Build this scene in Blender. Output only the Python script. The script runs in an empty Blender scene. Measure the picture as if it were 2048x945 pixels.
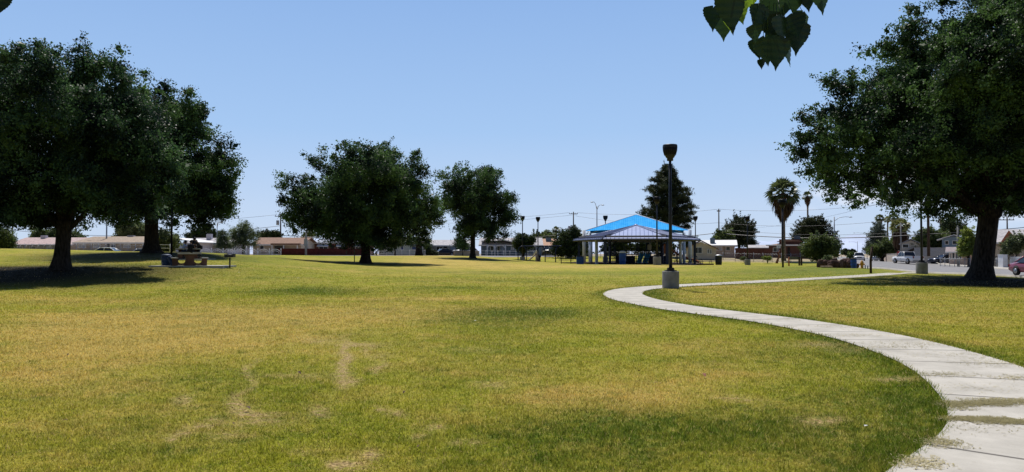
import bpy, bmesh, math, random
import numpy as np
from mathutils import Vector, Matrix, noise
random.seed(7)
R=math.radians
C=bpy.context.scene.collection
F=1500.0; HZ=508.0; CAMZ=1.65
PITCH=math.atan((HZ-472.5)/F)
cp,sp=math.cos(PITCH),math.sin(PITCH)
# ------------------------------------------------------------------ placing: photo direction + real distance
def W(px,py,d):
    u=(px-1024)/F; v=(472.5-py)/F
    rx,ry,rz=u, cp-sp*v, sp+cp*v
    t=d/ry
    return Vector((rx*t,d,CAMZ+rz*t))
def mz(py,d): return W(1024,py,d).z
CP=[(120,540,44),(60,545,43),(200,538,45),(300,505,62),(240,507,62),(360,507,62),(380,532,47),(460,534,47),(320,532,47),
 (0,497,66),(100,500,67),(200,503,68),(450,507,72),(600,511,92),(700,514,95),(0,530,50),(-150,500,66),(-150,540,44),
 (560,517,80),(640,522,76),(730,528,75),(800,528,74),(860,520,88),(900,512,112),(820,512,110),(945,517,100),(1000,515,110),
 (1045,527,111),(1045,514,132),(1110,526,110),(1110,515,132),(1200,530,90),(1270,530,85),(1350,531,88),(1165,528,97),(1377,531,97),(1270,527,103),
 (1315,530,76),(1437,530,94),(1495,531,106),(1440,517,122),(1565,538,66),(1567,524,118),(1640,521,118),(1842,548,54),(1965,559,48),
 (2040,559,49),(1800,546,66),(1690,537,80),(1724,537,76),(1742,546,62),(1820,530,112),(1718,524,155),(1890,527,128),(2048,541,75),(1950,536,88),
 (1341,577,36),(1600,569,44),(1000,560,44),(1200,556,50),(700,548,52),(1000,540,66),(1300,545,60),
 (885,511,140),(1000,512,150),(700,511,128),(520,511,112),(218,507,92),(0,507,92),(218,508,108),(0,508,112),(-200,508,112),(1250,512,150),(1500,514,130),(450,511,95)]
pts=[]
for px,py,d in CP:
    w=W(px,py,d); pts.append((w.x,w.y,w.z))
for y in (-40,-15,0,6,12,20,28):
    for x in (-40,-20,-8,0,8,20,40): pts.append((x,y,0.0))
for x in (-20,-10,0,10,20): pts.append((x,36,0.0))
for x,y,z in ((34,50,0),(38,60,0),(34,40,0),(45,40,0),(60,60,0),(70,90,0),(60,40,0),(100,100,0),(120,160,0),(100,225,-.1),(150,300,-.3),(200,200,0),(60,200,.3),(0,200,1.0),(-80,200,1.0),(-160,160,1),(-160,60,1.2),(-100,60,1.2),(-100,20,.5),(0,300,.5),(-200,300,.5),(300,300,-.5),(120,20,0),(120,-40,0),(-100,-40,0)):
    pts.append((x,y,z))
for a in range(0,360,20): pts.append((math.cos(R(a))*500,math.sin(R(a))*500,-.5))
P0=np.array(pts)
def _phi(dx,dy): return -np.sqrt(dx*dx+dy*dy+9.0)
n=len(P0)
A=np.zeros((n+1,n+1)); A[:n,:n]=_phi(P0[:,0][:,None]-P0[:,0][None],P0[:,1][:,None]-P0[:,1][None])+np.eye(n)*.6
A[:n,n]=1; A[n,:n]=1
b=np.zeros(n+1); b[:n]=P0[:,2]
WT=np.linalg.solve(A,b)
def Hn(x,y):
    x=np.asarray(x,float); y=np.asarray(y,float); o=np.full(x.shape,WT[-1])
    for i in range(len(P0)): o=o+WT[i]*_phi(x-P0[i,0],y-P0[i,1])
    r=np.sqrt(x*x+y*y); k=np.clip((r-420)/200,0,1)
    return o*(1-k)+(-.6)*k
def H(x,y): return float(Hn(np.array([x]),np.array([y]))[0])
def G(px,d,dz=0):
    x=(px-1024)/F*d; return Vector((x,d,H(x,d)+dz))
def hit(px,py,z0=None):
    d=CAMZ/max(py-HZ,1)*F
    for _ in range(25):
        w=W(px,py,d); z=H(w.x,d); d2=d*(CAMZ-z)/(CAMZ-w.z) if CAMZ-w.z>.01 else d
        d=d*.5+d2*.5
        d=min(d,140)
    return W(px,py,d)
# ------------------------------------------------------------------ materials
MATS={}
def nm(name):
    m=bpy.data.materials.new(name); m.use_nodes=True; nt=m.node_tree; nt.nodes.clear()
    out=nt.nodes.new('ShaderNodeOutputMaterial'); return m,nt,out
def N(nt,t,**k):
    nd=nt.nodes.new(t)
    for a,v in k.items():
        if a.startswith('i_'): nd.inputs[a[2:].replace('_',' ')].default_value=v
        else: setattr(nd,a,v)
    return nd
def mat(name,col,rough=.7,metal=0,var=.15,scale=3.0,bump=0,bscale=40,spec=.3,col2=None,stretch=None):
    if name in MATS: return MATS[name]
    m,nt,out=nm(name); L=nt.links.new
    b=N(nt,'ShaderNodeBsdfPrincipled'); b.inputs['Roughness'].default_value=rough; b.inputs['Metallic'].default_value=metal
    b.inputs['Specular IOR Level'].default_value=spec
    tc=N(nt,'ShaderNodeTexCoord'); src=tc.outputs['Object']
    if stretch:
        mp=N(nt,'ShaderNodeMapping'); mp.inputs['Scale'].default_value=stretch; L(src,mp.inputs[0]); src=mp.outputs[0]
    no=N(nt,'ShaderNodeTexNoise'); no.inputs['Scale'].default_value=scale; no.inputs['Detail'].default_value=6; L(src,no.inputs[0])
    mx=N(nt,'ShaderNodeMix',data_type='RGBA')
    c2=col2 or tuple(c*(1-var*2) for c in col); c1=col if col2 else tuple(min(1,c*(1+var)) for c in col)
    mx.inputs[6].default_value=(*c2,1); mx.inputs[7].default_value=(*c1,1)
    mr=N(nt,'ShaderNodeMapRange'); mr.inputs[1].default_value=.35; mr.inputs[2].default_value=.65
    L(no.outputs[0],mr.inputs[0]); L(mr.outputs[0],mx.inputs[0]); L(mx.outputs[2],b.inputs['Base Color'])
    if bump:
        n2=N(nt,'ShaderNodeTexNoise'); n2.inputs['Scale'].default_value=bscale; n2.inputs['Detail'].default_value=4; L(src,n2.inputs[0])
        bp=N(nt,'ShaderNodeBump'); bp.inputs['Strength'].default_value=bump; bp.inputs['Distance'].default_value=.05
        L(n2.outputs[0],bp.inputs['Height']); L(bp.outputs[0],b.inputs['Normal'])
    L(b.outputs[0],out.inputs[0]); MATS[name]=m; return m
def leafmat(name,c1,c2,tr=.35,rough=.45,spec=.35,rim=None):
    if name in MATS: return MATS[name]
    m,nt,out=nm(name); L=nt.links.new
    g=N(nt,'ShaderNodeNewGeometry'); mx=N(nt,'ShaderNodeMix',data_type='RGBA')
    tc=N(nt,'ShaderNodeTexCoord'); no=N(nt,'ShaderNodeTexNoise'); no.inputs['Scale'].default_value=.5; no.inputs['Detail'].default_value=3
    L(tc.outputs['Object'],no.inputs[0])
    ad=N(nt,'ShaderNodeMath',operation='MULTIPLY_ADD'); ad.inputs[1].default_value=.5; L(g.outputs['Random Per Island'],ad.inputs[0])
    nr=N(nt,'ShaderNodeMapRange'); nr.inputs[1].default_value=.40; nr.inputs[2].default_value=.62; nr.inputs[3].default_value=-.25; nr.inputs[4].default_value=.7; L(no.outputs[0],nr.inputs[0])
    mu=N(nt,'ShaderNodeMath',operation='MULTIPLY'); mu.inputs[1].default_value=1.0; L(nr.outputs[0],mu.inputs[0]); L(mu.outputs[0],ad.inputs[2])
    L(ad.outputs[0],mx.inputs[0]); mx.inputs[6].default_value=(*c1,1); mx.inputs[7].default_value=(*c2,1)
    b=N(nt,'ShaderNodeBsdfPrincipled'); b.inputs['Roughness'].default_value=rough; b.inputs['Specular IOR Level'].default_value=spec
    L(mx.outputs[2],b.inputs['Base Color'])
    t=N(nt,'ShaderNodeBsdfTranslucent'); hs=N(nt,'ShaderNodeHueSaturation'); hs.inputs['Value'].default_value=1.5; hs.inputs['Hue'].default_value=.505
    L(mx.outputs[2],hs.inputs['Color']); L(hs.outputs[0],t.inputs[0])
    ms=N(nt,'ShaderNodeMixShader'); ms.inputs[0].default_value=tr; L(b.outputs[0],ms.inputs[1]); L(t.outputs[0],ms.inputs[2])
    L(ms.outputs[0],out.inputs[0]); MATS[name]=m; return m
def brickmat(name,c1,c2,mortar,bw=.4,bh=.2,rough=.85):
    if name in MATS: return MATS[name]
    m,nt,out=nm(name); L=nt.links.new
    tc=N(nt,'ShaderNodeTexCoord'); sx=N(nt,'ShaderNodeSeparateXYZ'); cx=N(nt,'ShaderNodeCombineXYZ'); ad=N(nt,'ShaderNodeMath',operation='ADD')
    L(tc.outputs['Object'],sx.inputs[0]); L(sx.outputs[0],ad.inputs[0]); L(sx.outputs[1],ad.inputs[1]); L(ad.outputs[0],cx.inputs[0]); L(sx.outputs[2],cx.inputs[1])
    br=N(nt,'ShaderNodeTexBrick'); br.inputs['Scale'].default_value=1; br.inputs['Brick Width'].default_value=bw; br.inputs['Row Height'].default_value=bh
    br.inputs['Mortar Size'].default_value=.012
    br.inputs['Color1'].default_value=(*c1,1); br.inputs['Color2'].default_value=(*c2,1); br.inputs['Mortar'].default_value=(*mortar,1)
    L(cx.outputs[0],br.inputs[0])
    b=N(nt,'ShaderNodeBsdfPrincipled'); b.inputs['Roughness'].default_value=rough; L(br.outputs[0],b.inputs['Base Color'])
    L(b.outputs[0],out.inputs[0]); MATS[name]=m; return m
M_bark=mat('bark',(.045,.036,.03),.9,0,.35,4,.9,14,.1,stretch=(3,3,.6))
M_barkl=mat('bark_pale',(.2,.16,.12),.9,0,.3,6,.6,20,.1,stretch=(2,2,.6))
M_leafA=leafmat('leaf_mulberry',(.006,.017,.012),(.070,.135,.048),.3,.55,.25)
M_leafB=leafmat('leaf_mulberry_warm',(.006,.018,.010),(.092,.165,.046),.3,.55,.25)
M_leafC=leafmat('leaf_grey_green',(.05,.07,.03),(.2,.24,.1),.3)
M_leafD=leafmat('leaf_dark_shrub',(.015,.03,.012),(.065,.09,.03),.2,.5,.2)
M_leafY=leafmat('leaf_yellow_green',(.09,.13,.02),(.3,.34,.06),.35)
M_leafM=leafmat('leaf_mid_shrub',(.04,.065,.02),(.15,.19,.05),.3,.5,.3)
M_needle=leafmat('needle',(.02,.032,.014),(.075,.09,.035),.15,.6,.2)
M_cyp=leafmat('needle_grey',(.06,.08,.06),(.16,.19,.13),.15,.6,.2)
M_palm=leafmat('palm_green',(.03,.05,.018),(.14,.17,.06),.25,.4,.5)
M_palmY=leafmat('palm_yellow',(.12,.13,.04),(.36,.36,.12),.25,.45,.4)
M_dead=leafmat('palm_dead',(.035,.022,.016),(.12,.075,.045),.1,.8,.1)
M_black=mat('black_paint',(.012,.013,.02),.45,.2,.1,3,spec=.4)
M_conc=mat('concrete_base',(.27,.265,.255),.9,0,.12,2.5,.5,60)
M_concL=mat('concrete_pale',(.5,.48,.44),.9,0,.1,2,.3,60)
M_concR=mat('concrete_terracotta',(.16,.085,.06),.9,0,.15,3,.3,60)
M_navy=mat('navy_metal',(.015,.025,.075),.5,.2,.15,3)
M_navyD=mat('dark_navy',(.008,.012,.03),.6,.1,.15,3)
M_white=mat('white_paint',(.75,.76,.78),.6,0,.06,2)
M_colblue=mat('pale_blue_column',(.60,.68,.80),.55,0,.08,2)
M_steel=mat('galvanised',(.35,.36,.38),.5,.6,.1,3)
M_wood=mat('weathered_wood',(.07,.045,.03),.9,0,.3,5,.4,30,stretch=(4,4,.4))
M_glass=mat('dark_glass',(.02,.025,.035),.12,0,.1,1,spec=.7)
M_rub=mat('rubber',(.015,.015,.016),.85,0,.1,8)
M_rim=mat('rim_metal',(.4,.41,.43),.35,.8,.05,3)
# ------------------------------------------------------------------ mesh builder
class MB:
    def __init__(s): s.v=[]; s.f=[]; s.sm=[]
    def add(s,vs,fs,smooth=False):
        o=len(s.v); s.v+= [tuple(v) for v in vs]; s.f+=[tuple(i+o for i in f) for f in fs]; s.sm+=[smooth]*len(fs); return s
    def box(s,c,d,rz=0,rx=0,ry=0,bev=0):
        hx,hy,hz=d[0]/2,d[1]/2,d[2]/2
        m=Matrix.Translation(c)@Matrix.Rotation(rz,4,'Z')@Matrix.Rotation(ry,4,'Y')@Matrix.Rotation(rx,4,'X')
        if bev:
            bm=bmesh.new(); bmesh.ops.create_cube(bm,size=1)
            for v in bm.verts: v.co=Vector((v.co.x*d[0],v.co.y*d[1],v.co.z*d[2]))
            bmesh.ops.bevel(bm,geom=bm.edges[:],offset=bev,segments=2,affect='EDGES')
            bm.verts.index_update()
            s.add([m@v.co for v in bm.verts],[[v.index for v in f.verts] for f in bm.faces]); bm.free(); return s
        vs=[m@Vector((x,y,z)) for z in(-hz,hz) for x,y in((-hx,-hy),(hx,-hy),(hx,hy),(-hx,hy))]
        return s.add(vs,[(3,2,1,0),(4,5,6,7),(0,1,5,4),(1,2,6,5),(2,3,7,6),(3,0,4,7)])
    def tube(s,ps,rs,n=10,cap=True,smooth=True):
        ps=[Vector(p) for p in ps]
        if not hasattr(rs,'__len__'): rs=[rs]*len(ps)
        vs=[];fs=[]; prev=None
        for i,p in enumerate(ps):
            t=(ps[min(i+1,len(ps)-1)]-ps[max(i-1,0)]).normalized()
            ref=Vector((0,0,1)) if abs(t.z)<.95 else Vector((1,0,0))
            if prev is not None: a=(prev-t*prev.dot(t)).normalized()
            else: a=t.cross(ref).normalized()
            prev=a; bb=t.cross(a)
            for k in range(n):
                w=2*math.pi*k/n; vs.append(p+(a*math.cos(w)+bb*math.sin(w))*rs[i])
        for i in range(len(ps)-1):
            for k in range(n):
                fs.append((i*n+k,i*n+(k+1)%n,(i+1)*n+(k+1)%n,(i+1)*n+k))
        o=len(fs)
        if cap: fs+= [tuple(range(n))[::-1],tuple((len(ps)-1)*n+k for k in range(n))]
        s.add(vs,fs,smooth)
        if cap: s.sm[-1]=s.sm[-2]=False
        return s
    def lathe(s,prof,n=20,c=(0,0,0),smooth=True,axis='Z'):
        vs=[];fs=[]
        for r,z in prof:
            for k in range(n):
                w=2*math.pi*k/n; x,y=r*math.cos(w),r*math.sin(w)
                if axis=='Z': vs.append((c[0]+x,c[1]+y,c[2]+z))
                elif axis=='Y': vs.append((c[0]+x,c[1]+z,c[2]+y))
                else: vs.append((c[0]+z,c[1]+x,c[2]+y))
        for i in range(len(prof)-1):
            for k in range(n): fs.append((i*n+k,i*n+(k+1)%n,(i+1)*n+(k+1)%n,(i+1)*n+k))
        fs+=[tuple(range(n))[::-1],tuple((len(prof)-1)*n+k for k in range(n))]
        s.add(vs,fs,smooth); s.sm[-1]=s.sm[-2]=False; return s
    def prism(s,poly,y0,y1):   # polygon in xz extruded along y
        n=len(poly); vs=[(x,y0,z) for x,z in poly]+[(x,y1,z) for x,z in poly]
        fs=[tuple(range(n)),tuple(range(n,2*n))[::-1]]+[(i,i+n,(i+1)%n+n,(i+1)%n) for i in range(n)]
        return s.add(vs,fs)
    def quad(s,*p): return s.add(p,[tuple(range(len(p)))])
    def build(s,name,m,parent=None,loc=None,rz=None):
        me=bpy.data.meshes.new(name); me.from_pydata(s.v,[],s.f); me.polygons.foreach_set('use_smooth',s.sm); me.update()
        bm=bmesh.new(); bm.from_mesh(me); bmesh.ops.recalc_face_normals(bm,faces=bm.faces); bm.to_mesh(me); bm.free()
        me.materials.append(m); o=bpy.data.objects.new(name,me); C.objects.link(o)
        if parent: o.parent=parent
        if loc is not None: o.location=loc
        if rz is not None: o.rotation_euler=(0,0,rz)
        return o
def tag(o,label=None,cat=None,group=None,kind=None):
    if label: o['label']=label
    if cat: o['category']=cat
    if group: o['group']=group
    if kind: o['kind']=kind
    return o
def thing(name,label,cat,loc,rz=0,group=None):
    o=bpy.data.objects.new(name,None); C.objects.link(o); o.location=loc; o.rotation_euler=(0,0,rz); o.empty_display_size=.3
    return tag(o,label,cat,group)
def dup(root,loc,rz=None,label=None,group=None,scale=None):
    r=root.copy(); C.objects.link(r); r.location=loc
    if rz is not None: r.rotation_euler=(0,0,rz)
    if scale: r.scale=(scale,)*3
    if label: r['label']=label
    if group: r['group']=group
    for ch in list(root.children):
        c=ch.copy(); C.objects.link(c); c.parent=r
        for g in list(ch.children):
            d=g.copy(); C.objects.link(d); d.parent=c
    return r
def npmesh(name,V,Fq,m,parent=None,nv=4,smooth=False):
    me=bpy.data.meshes.new(name); nf=len(Fq)
    me.vertices.add(len(V)); me.vertices.foreach_set('co',np.asarray(V,np.float32).ravel())
    me.loops.add(nf*nv); me.loops.foreach_set('vertex_index',np.asarray(Fq,np.int32).ravel())
    me.polygons.add(nf); me.polygons.foreach_set('loop_start',np.arange(0,nf*nv,nv,dtype=np.int32))
    try: me.polygons.foreach_set('loop_total',np.full(nf,nv,np.int32))
    except Exception: pass
    me.update(calc_edges=True); me.validate()
    me.materials.append(m); o=bpy.data.objects.new(name,me); C.objects.link(o)
    if parent: o.parent=parent
    return o
# ------------------------------------------------------------------ vegetation builders
def leafquads(c,size,rng,droop=.4,asp=.55,szv=.35):
    n=len(c); a=rng.normal(size=(n,3)); a[:,2]-=droop*1.2; a/=np.linalg.norm(a,axis=1)[:,None]
    q=rng.normal(size=(n,3)); bb=np.cross(a,q); bb/=np.linalg.norm(bb,axis=1)[:,None]+1e-6
    s=size*(1+szv*rng.uniform(-1,1,n))[:,None]
    nn=np.cross(a,bb)*s*.08
    V=np.empty((n,4,3)); V[:,0]=c-a*s*.5; V[:,1]=c+bb*s*asp*.5-a*s*.08+nn; V[:,2]=c+a*s*.5; V[:,3]=c-bb*s*asp*.5-a*s*.08+nn
    return V
def crown(name,lobes,nleaf,size,mat_,parent,seed=1,per=14,clus=.42,shell=.5,droop=.4,zmin=None,spray=.06,asp=.55,flat=1.0,rough=.12,inner=.05,gap=.0,sub=0):
    rng=np.random.default_rng(seed); lb=np.array(lobes,float)
    if sub:
        S=[]
        for l in lb:
            S.append([l[0],l[1],l[2],l[3]*.52,l[4]*.52,l[5]*.52])
            q=int(sub*max(1,min(2.2,(l[3]/1.6)**.8)))
            dd=rng.normal(size=(q,3)); dd/=np.linalg.norm(dd,axis=1)[:,None]
            for e in dd:
                r_=rng.choice([.16,.24,.32,.42]); k_=rng.uniform(.58,1.12)*(1.05-r_*.5)
                S.append([l[0]+e[0]*l[3]*k_,l[1]+e[1]*l[4]*k_,l[2]+e[2]*l[5]*k_,l[3]*r_,l[4]*r_,l[5]*r_*.8])
        lb=np.array(S)
    w=(lb[:,3]*lb[:,5]); w/=w.sum(); nc=int(nleaf/per)
    k=rng.choice(len(lb),nc,p=w); d=rng.normal(size=(nc,3)); d/=np.linalg.norm(d,axis=1)[:,None]
    rad=shell+(1-shell)*rng.uniform(0,1,nc)**.55
    ph=seed*1.7
    bump=1+rough*(np.sin(d[:,0]*7+k*2.1+ph)*np.sin(d[:,2]*8+k+ph)+.7*np.sin(d[:,1]*9+d[:,2]*5+ph)+.5*np.sin(d[:,0]*17+d[:,2]*15))
    c=lb[k,:3]+d*lb[k,3:6]*(rad*bump)[:,None]
    if gap>0:
        nv=np.array([noise.noise(Vector(p)*.55+Vector((seed,0,0))) for p in c]); nv=nv+.5*np.array([noise.noise(Vector(p)*1.3+Vector((0,seed,0))) for p in c]); c=c[nv>-.62+gap]; nc=len(c)
    # sprays: twigs poking out of the silhouette
    ns=int(nc*spray)
    if ns:
        kk=rng.choice(len(lb),ns,p=w); ds=rng.normal(size=(ns,3)); ds[:,2]+=.35; ds/=np.linalg.norm(ds,axis=1)[:,None]
        base=lb[kk,:3]+ds*lb[kk,3:6]; ln=(.1+.6*rng.uniform(0,1,ns)**2)*np.minimum(1.4,.5*lb[kk,3]+.35)
        ex=[]
        for t in (.0,.5,1.0,1.5): ex.append(base+ds*(ln*t)[:,None]+np.array([0,0,1])*(ln*t*.25)[:,None])
        c=np.concatenate([c]+ex); 
    nc=len(c); sc=np.full(nc,clus); 
    if ns: sc[-4*ns:]=clus*.42
    rep=np.repeat(c,per,axis=0); sg=np.repeat(sc,per)
    if ns:
        keep=np.ones(len(rep),bool); tailn=4*ns*per; keep[-tailn:]=rng.uniform(0,1,tailn)<.8; rep=rep[keep]; sg=sg[keep]
    off=np.clip(rng.normal(size=rep.shape),-1.45,1.45)*sg[:,None]; off[:,2]*=.7*flat
    L=rep+off
    if zmin is not None: L=L[L[:,2]>zmin+rng.uniform(-.25,.25,len(L))]
    V=leafquads(L,size,rng,droop,asp)
    if inner>0:
        ni=int(nleaf*inner); ki=rng.choice(len(lb),ni,p=w); di=rng.normal(size=(ni,3)); di/=np.linalg.norm(di,axis=1)[:,None]
        ci=lb[ki,:3]+di*lb[ki,3:6]*(rng.uniform(.1,.55,ni))[:,None]
        if zmin is not None: ci=ci[ci[:,2]>zmin+.4]
        V=np.concatenate([V,leafquads(ci,size*2.4,rng,droop,.7)])
    n_=len(V); return npmesh(name,V.reshape(-1,3),np.arange(n_*4).reshape(-1,4),mat_,parent)
def trunk(parent,h,r,limbs,m=None,lean=(0,0),seed=0,flare=1.9,name='trunk',knob=None):
    rnd=random.Random(seed); mb=MB(); n=18
    prof=[(-.4,flare*1.25),(0,flare),(.12,flare*.8),(.35,1.35),(.8,1.1),(h*.5,1),(h*.85,1.02),(h,1.12)]
    rings=[]
    for z,k in prof:
        t=max(0,z)/h; c=(lean[0]*t,lean[1]*t)
        ring=[]
        for i in range(n):
            a=2*math.pi*i/n
            q=k*r*(1+.07*math.sin(a*5+seed)+.05*math.sin(a*3+z)+(.16*(k-1)*math.sin(a*4+seed*2)) )
            ring.append((c[0]+q*math.cos(a),c[1]+q*math.sin(a),z))
        rings.append(ring)
    vs=[v for rg in rings for v in rg]; fs=[]
    for i in range(len(rings)-1):
        for k in range(n): fs.append((i*n+k,i*n+(k+1)%n,(i+1)*n+(k+1)%n,(i+1)*n+k))
    fs.append(tuple((len(rings)-1)*n+k for k in range(n))); mb.add(vs,fs,True)
    top=Vector((lean[0],lean[1],h))
    for (ex,ey,ez,rr) in limbs:
        e=Vector((ex,ey,ez)); s0=top-Vector((0,0,min(.5,h*.25)+rnd.uniform(0,.3))); L=(e-s0).length
        mid1=s0.lerp(e,.33)+Vector((rnd.uniform(-.08,.08)*L,rnd.uniform(-.08,.08)*L,.06*L)); mid2=s0.lerp(e,.66)+Vector((rnd.uniform(-.07,.07)*L,rnd.uniform(-.07,.07)*L,.05*L))
        mb.tube([s0,mid1,mid2,e],[rr,rr*.72,rr*.45,rr*.12],9)
        for q in range(4):
            b0=mid1.lerp(e,rnd.uniform(0,.8)); dv=Vector((rnd.uniform(-1,1),rnd.uniform(-1,1),rnd.uniform(-.1,.9)))*L*.28
            mb.tube([b0,b0+dv*.5+Vector((0,0,.1)),b0+dv],[rr*.32,rr*.2,.015],6)
    if knob: 
        for k in knob:
            mb.add(*ico(k[:3],k[3]),True)
    return mb.build(name,m or M_bark,parent)
def ico(c,r,sub=2,sc=(1,1,1)):
    bm=bmesh.new(); bmesh.ops.create_icosphere(bm,subdivisions=sub,radius=r); bm.verts.index_update()
    vs=[(v.co.x*sc[0]+c[0],v.co.y*sc[1]+c[1],v.co.z*sc[2]+c[2]) for v in bm.verts]; fs=[[v.index for v in f.verts] for f in bm.faces]; bm.free(); return vs,fs
def lobes_px(specs,base,d,seed=0,dep=.9,spread=.45):
    """crown lobes read off the photo, given real depth around the trunk"""
    rnd=random.Random(seed); out=[]
    for s in specs:
        px,py,r=s[:3]; dy=s[3] if len(s)>3 else rnd.uniform(-1,1)*spread*s[2]*d/F
        w=W(px,py,d); rr=r*d/F
        out.append((w.x-base.x,dy,w.z-base.z,rr,rr*dep,rr))
    return out
def simple_tree(name,label,px,d,specs,leafm,nleaf,size,seed,trunk_h,trunk_r,group=None,cat='tree',tm=None,base=None,extra_depth=None,**kw):
    b0=base or G(px,d); t=thing(name,label,cat,b0,0,group)
    lb=lobes_px(specs,b0,d,seed)
    lb=[(l[0],l[1],l[2],l[3]*.84,l[4]*.84,l[5]*.84) for l in lb]
    if extra_depth:
        for l in list(lb):
            for s_ in (-1,1): lb.append((l[0]*.75,l[1]+s_*extra_depth,l[2]*.95,l[3]*.8,l[4]*.8,l[5]*.8))
    lim=[(l[0],l[1],l[2],max(.04,trunk_r*.45)) for l in lb][:9]
    if trunk_h: trunk(t,trunk_h,trunk_r,lim,tm,seed=seed)
    crown('crown',lb,nleaf,size,leafm,t,seed,**kw); return t
def palm(name,label,px,d,top_py,R_,skirt_r,skirt_l,group=None,seed=0,leafm=None,base_py=None,nf=42,tr=.22,lean=0):
    rnd=random.Random(seed); b0=G(px,d)
    t=thing(name,label,'palm tree',b0,0,group); hz=mz(top_py,d)-b0.z-R_*.75
    mb=MB(); mb.tube([(0,0,-.4),(lean*.2,0,hz*.3),(lean*.6,0,hz*.7),(lean,0,hz)],[tr*1.5,tr*1.1,tr*.95,tr],10); mb.build('trunk',M_barkl if tr<.3 else M_bark,t)
    hc=Vector((lean,0,hz)); V=[]
    def blade(p0,p1,p2,w,up):
        dv=(p2-p0); s=dv.cross(up).normalized()*w
        V.append((p0-s*.3,p1-s,p1+s,p0+s*.3)); V.append((p1-s,p2-s*.1,p2+s*.1,p1+s))
    for i in range(nf):
        az=i*2.399963+rnd.uniform(-.2,.2); el=R(84-116*(i/nf)**1.0+rnd.uniform(-8,8))
        dr=Vector((math.cos(az)*math.cos(el),math.sin(az)*math.cos(el),math.sin(el)))
        pe=hc+dr*R_*rnd.uniform(.42,.58)+Vector((0,0,-.04*R_)); side=dr.cross(Vector((0,0,1))).normalized(); upv=side.cross(dr).normalized(); ro=rnd.uniform(-.9,.9); side=(side*math.cos(ro)+upv*math.sin(ro)).normalized(); upv=side.cross(dr).normalized()
        V.append((hc-side*.02*R_,pe-side*.012*R_,pe+side*.012*R_,hc+side*.02*R_))
        nb=15
        for k in range(nb):
            a=(k/(nb-1)-.5)*2.3; bd=(dr*math.cos(a)+side*math.sin(a)).normalized(); ll=R_*rnd.uniform(.42,.6)*(1-.2*abs(a))
            m1=pe+bd*ll*.6; m2=pe+bd*ll+Vector((0,0,-ll*rnd.uniform(.12,.4)))
            blade(pe,m1,m2,R_*.034,upv)
    A_=np.array([[list(q) for q in v] for v in V]).reshape(-1,3); npmesh('fronds',A_,np.arange(len(A_)).reshape(-1,4),leafm or M_palm,t)
    if skirt_l>0:
        mb=MB(); pr=[(tr*1.1,hz-skirt_l),(tr+skirt_r*.14,hz-skirt_l*.82),(skirt_r*.52,hz-skirt_l*.64),(skirt_r*.84,hz-skirt_l*.45),(skirt_r*.88,hz-skirt_l*.28),(skirt_r*.7,hz-skirt_l*.1),(tr,hz+.1)]
        mb.lathe(pr,14,(lean,0,0)); V=[]
        for i in range(520):
            u=rnd.random(); az=rnd.uniform(0,6.283); z=hz-skirt_l*u*.9+.1
            rr=float(np.interp(u,[0,.1,.3,.5,.68,.82,1],[.5,.8,1.0,1.02,.75,.4,.22]))*skirt_r*1.22*rnd.uniform(.8,1.05)
            p=Vector((lean+rr*math.cos(az)*.8,rr*math.sin(az)*.8,z)); q=p+Vector((math.cos(az)*.12*skirt_r*rnd.uniform(-.6,1),math.sin(az)*.12*skirt_r,-skirt_l*rnd.uniform(.12,.3)))
            s=Vector((-math.sin(az),math.cos(az),0))*skirt_r*.07; mid=p.lerp(q,.5)+Vector((math.cos(az),math.sin(az),0))*.05*skirt_r
            V.append((p-s*.5,p+s*.5,mid+s,mid-s)); V.append((mid-s,mid+s,q+s*.2,q-s*.2))
        for v in V: mb.add(v,[(0,1,2,3)])
        mb.build('dead_frond_skirt',M_dead,t)
    return t
# ------------------------------------------------------------------ path, road outlines (world metres)
def hp(px,py):
    p=hit(px,py); return (p.x,p.y)
PATH=[(1.0,2.7),(2.0,3.7),(3.42,5.15),(5.06,7.15),(6.35,10.2),(6.9,12.9),(7.0,15.5),(6.55,18.4),(5.8,20.6),(4.98,23.2),(4.42,27),(4.58,31),(5.65,34.7),(7.7,37.7)]
for q in ((1400,570),(1500,565),(1600,559.5),(1700,554),(1790,547.5),(1830,546)): PATH.append(hp(*q))
def catmull(P,step=.4):
    P=[np.array(p,float) for p in P]; P=[2*P[0]-P[1]]+P+[2*P[-1]-P[-2]]; out=[]
    for i in range(1,len(P)-2):
        L=np.linalg.norm(P[i+1]-P[i]); k=max(2,int(L/step))
        for j in range(k):
            t=j/k; a,b,c,d=P[i-1],P[i],P[i+1],P[i+2]
            out.append(.5*((2*b)+(-a+c)*t+(2*a-5*b+4*c-d)*t*t+(-a+3*b-3*c+d)*t**3))
    out.append(P[-2]); return np.array(out)
PL=catmull(PATH,.35)
ROADC=catmull([(41,-30),(41.2,0),(41.3,30),(41.6,52),(42.6,66),(45,80),(49.5,92),(64.5,130),(82,170),(103,225),(150,330),(260,580)],2.5)
def road_hw(y): return 7.0+0*y
BACK=catmull([(-220,90),(-120,91),(-60,93),(-35,98),(-15,118),(5,139),(30,146),(48,140),(64,132)],3)
def dist_poly(x,y,PLn):
    x=np.asarray(x);y=np.asarray(y); o=np.full(x.shape,1e9)
    st=max(1,len(PLn)//220)
    Q=PLn[::st] if st>1 else PLn
    for i in range(len(Q)-1):
        ax,ay=Q[i][:2]; bx,by=Q[i+1][:2]; dx,dy=bx-ax,by-ay; l=dx*dx+dy*dy+1e-9
        t=np.clip(((x-ax)*dx+(y-ay)*dy)/l,0,1); o=np.minimum(o,np.hypot(x-ax-t*dx,y-ay-t*dy))
    return o
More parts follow.
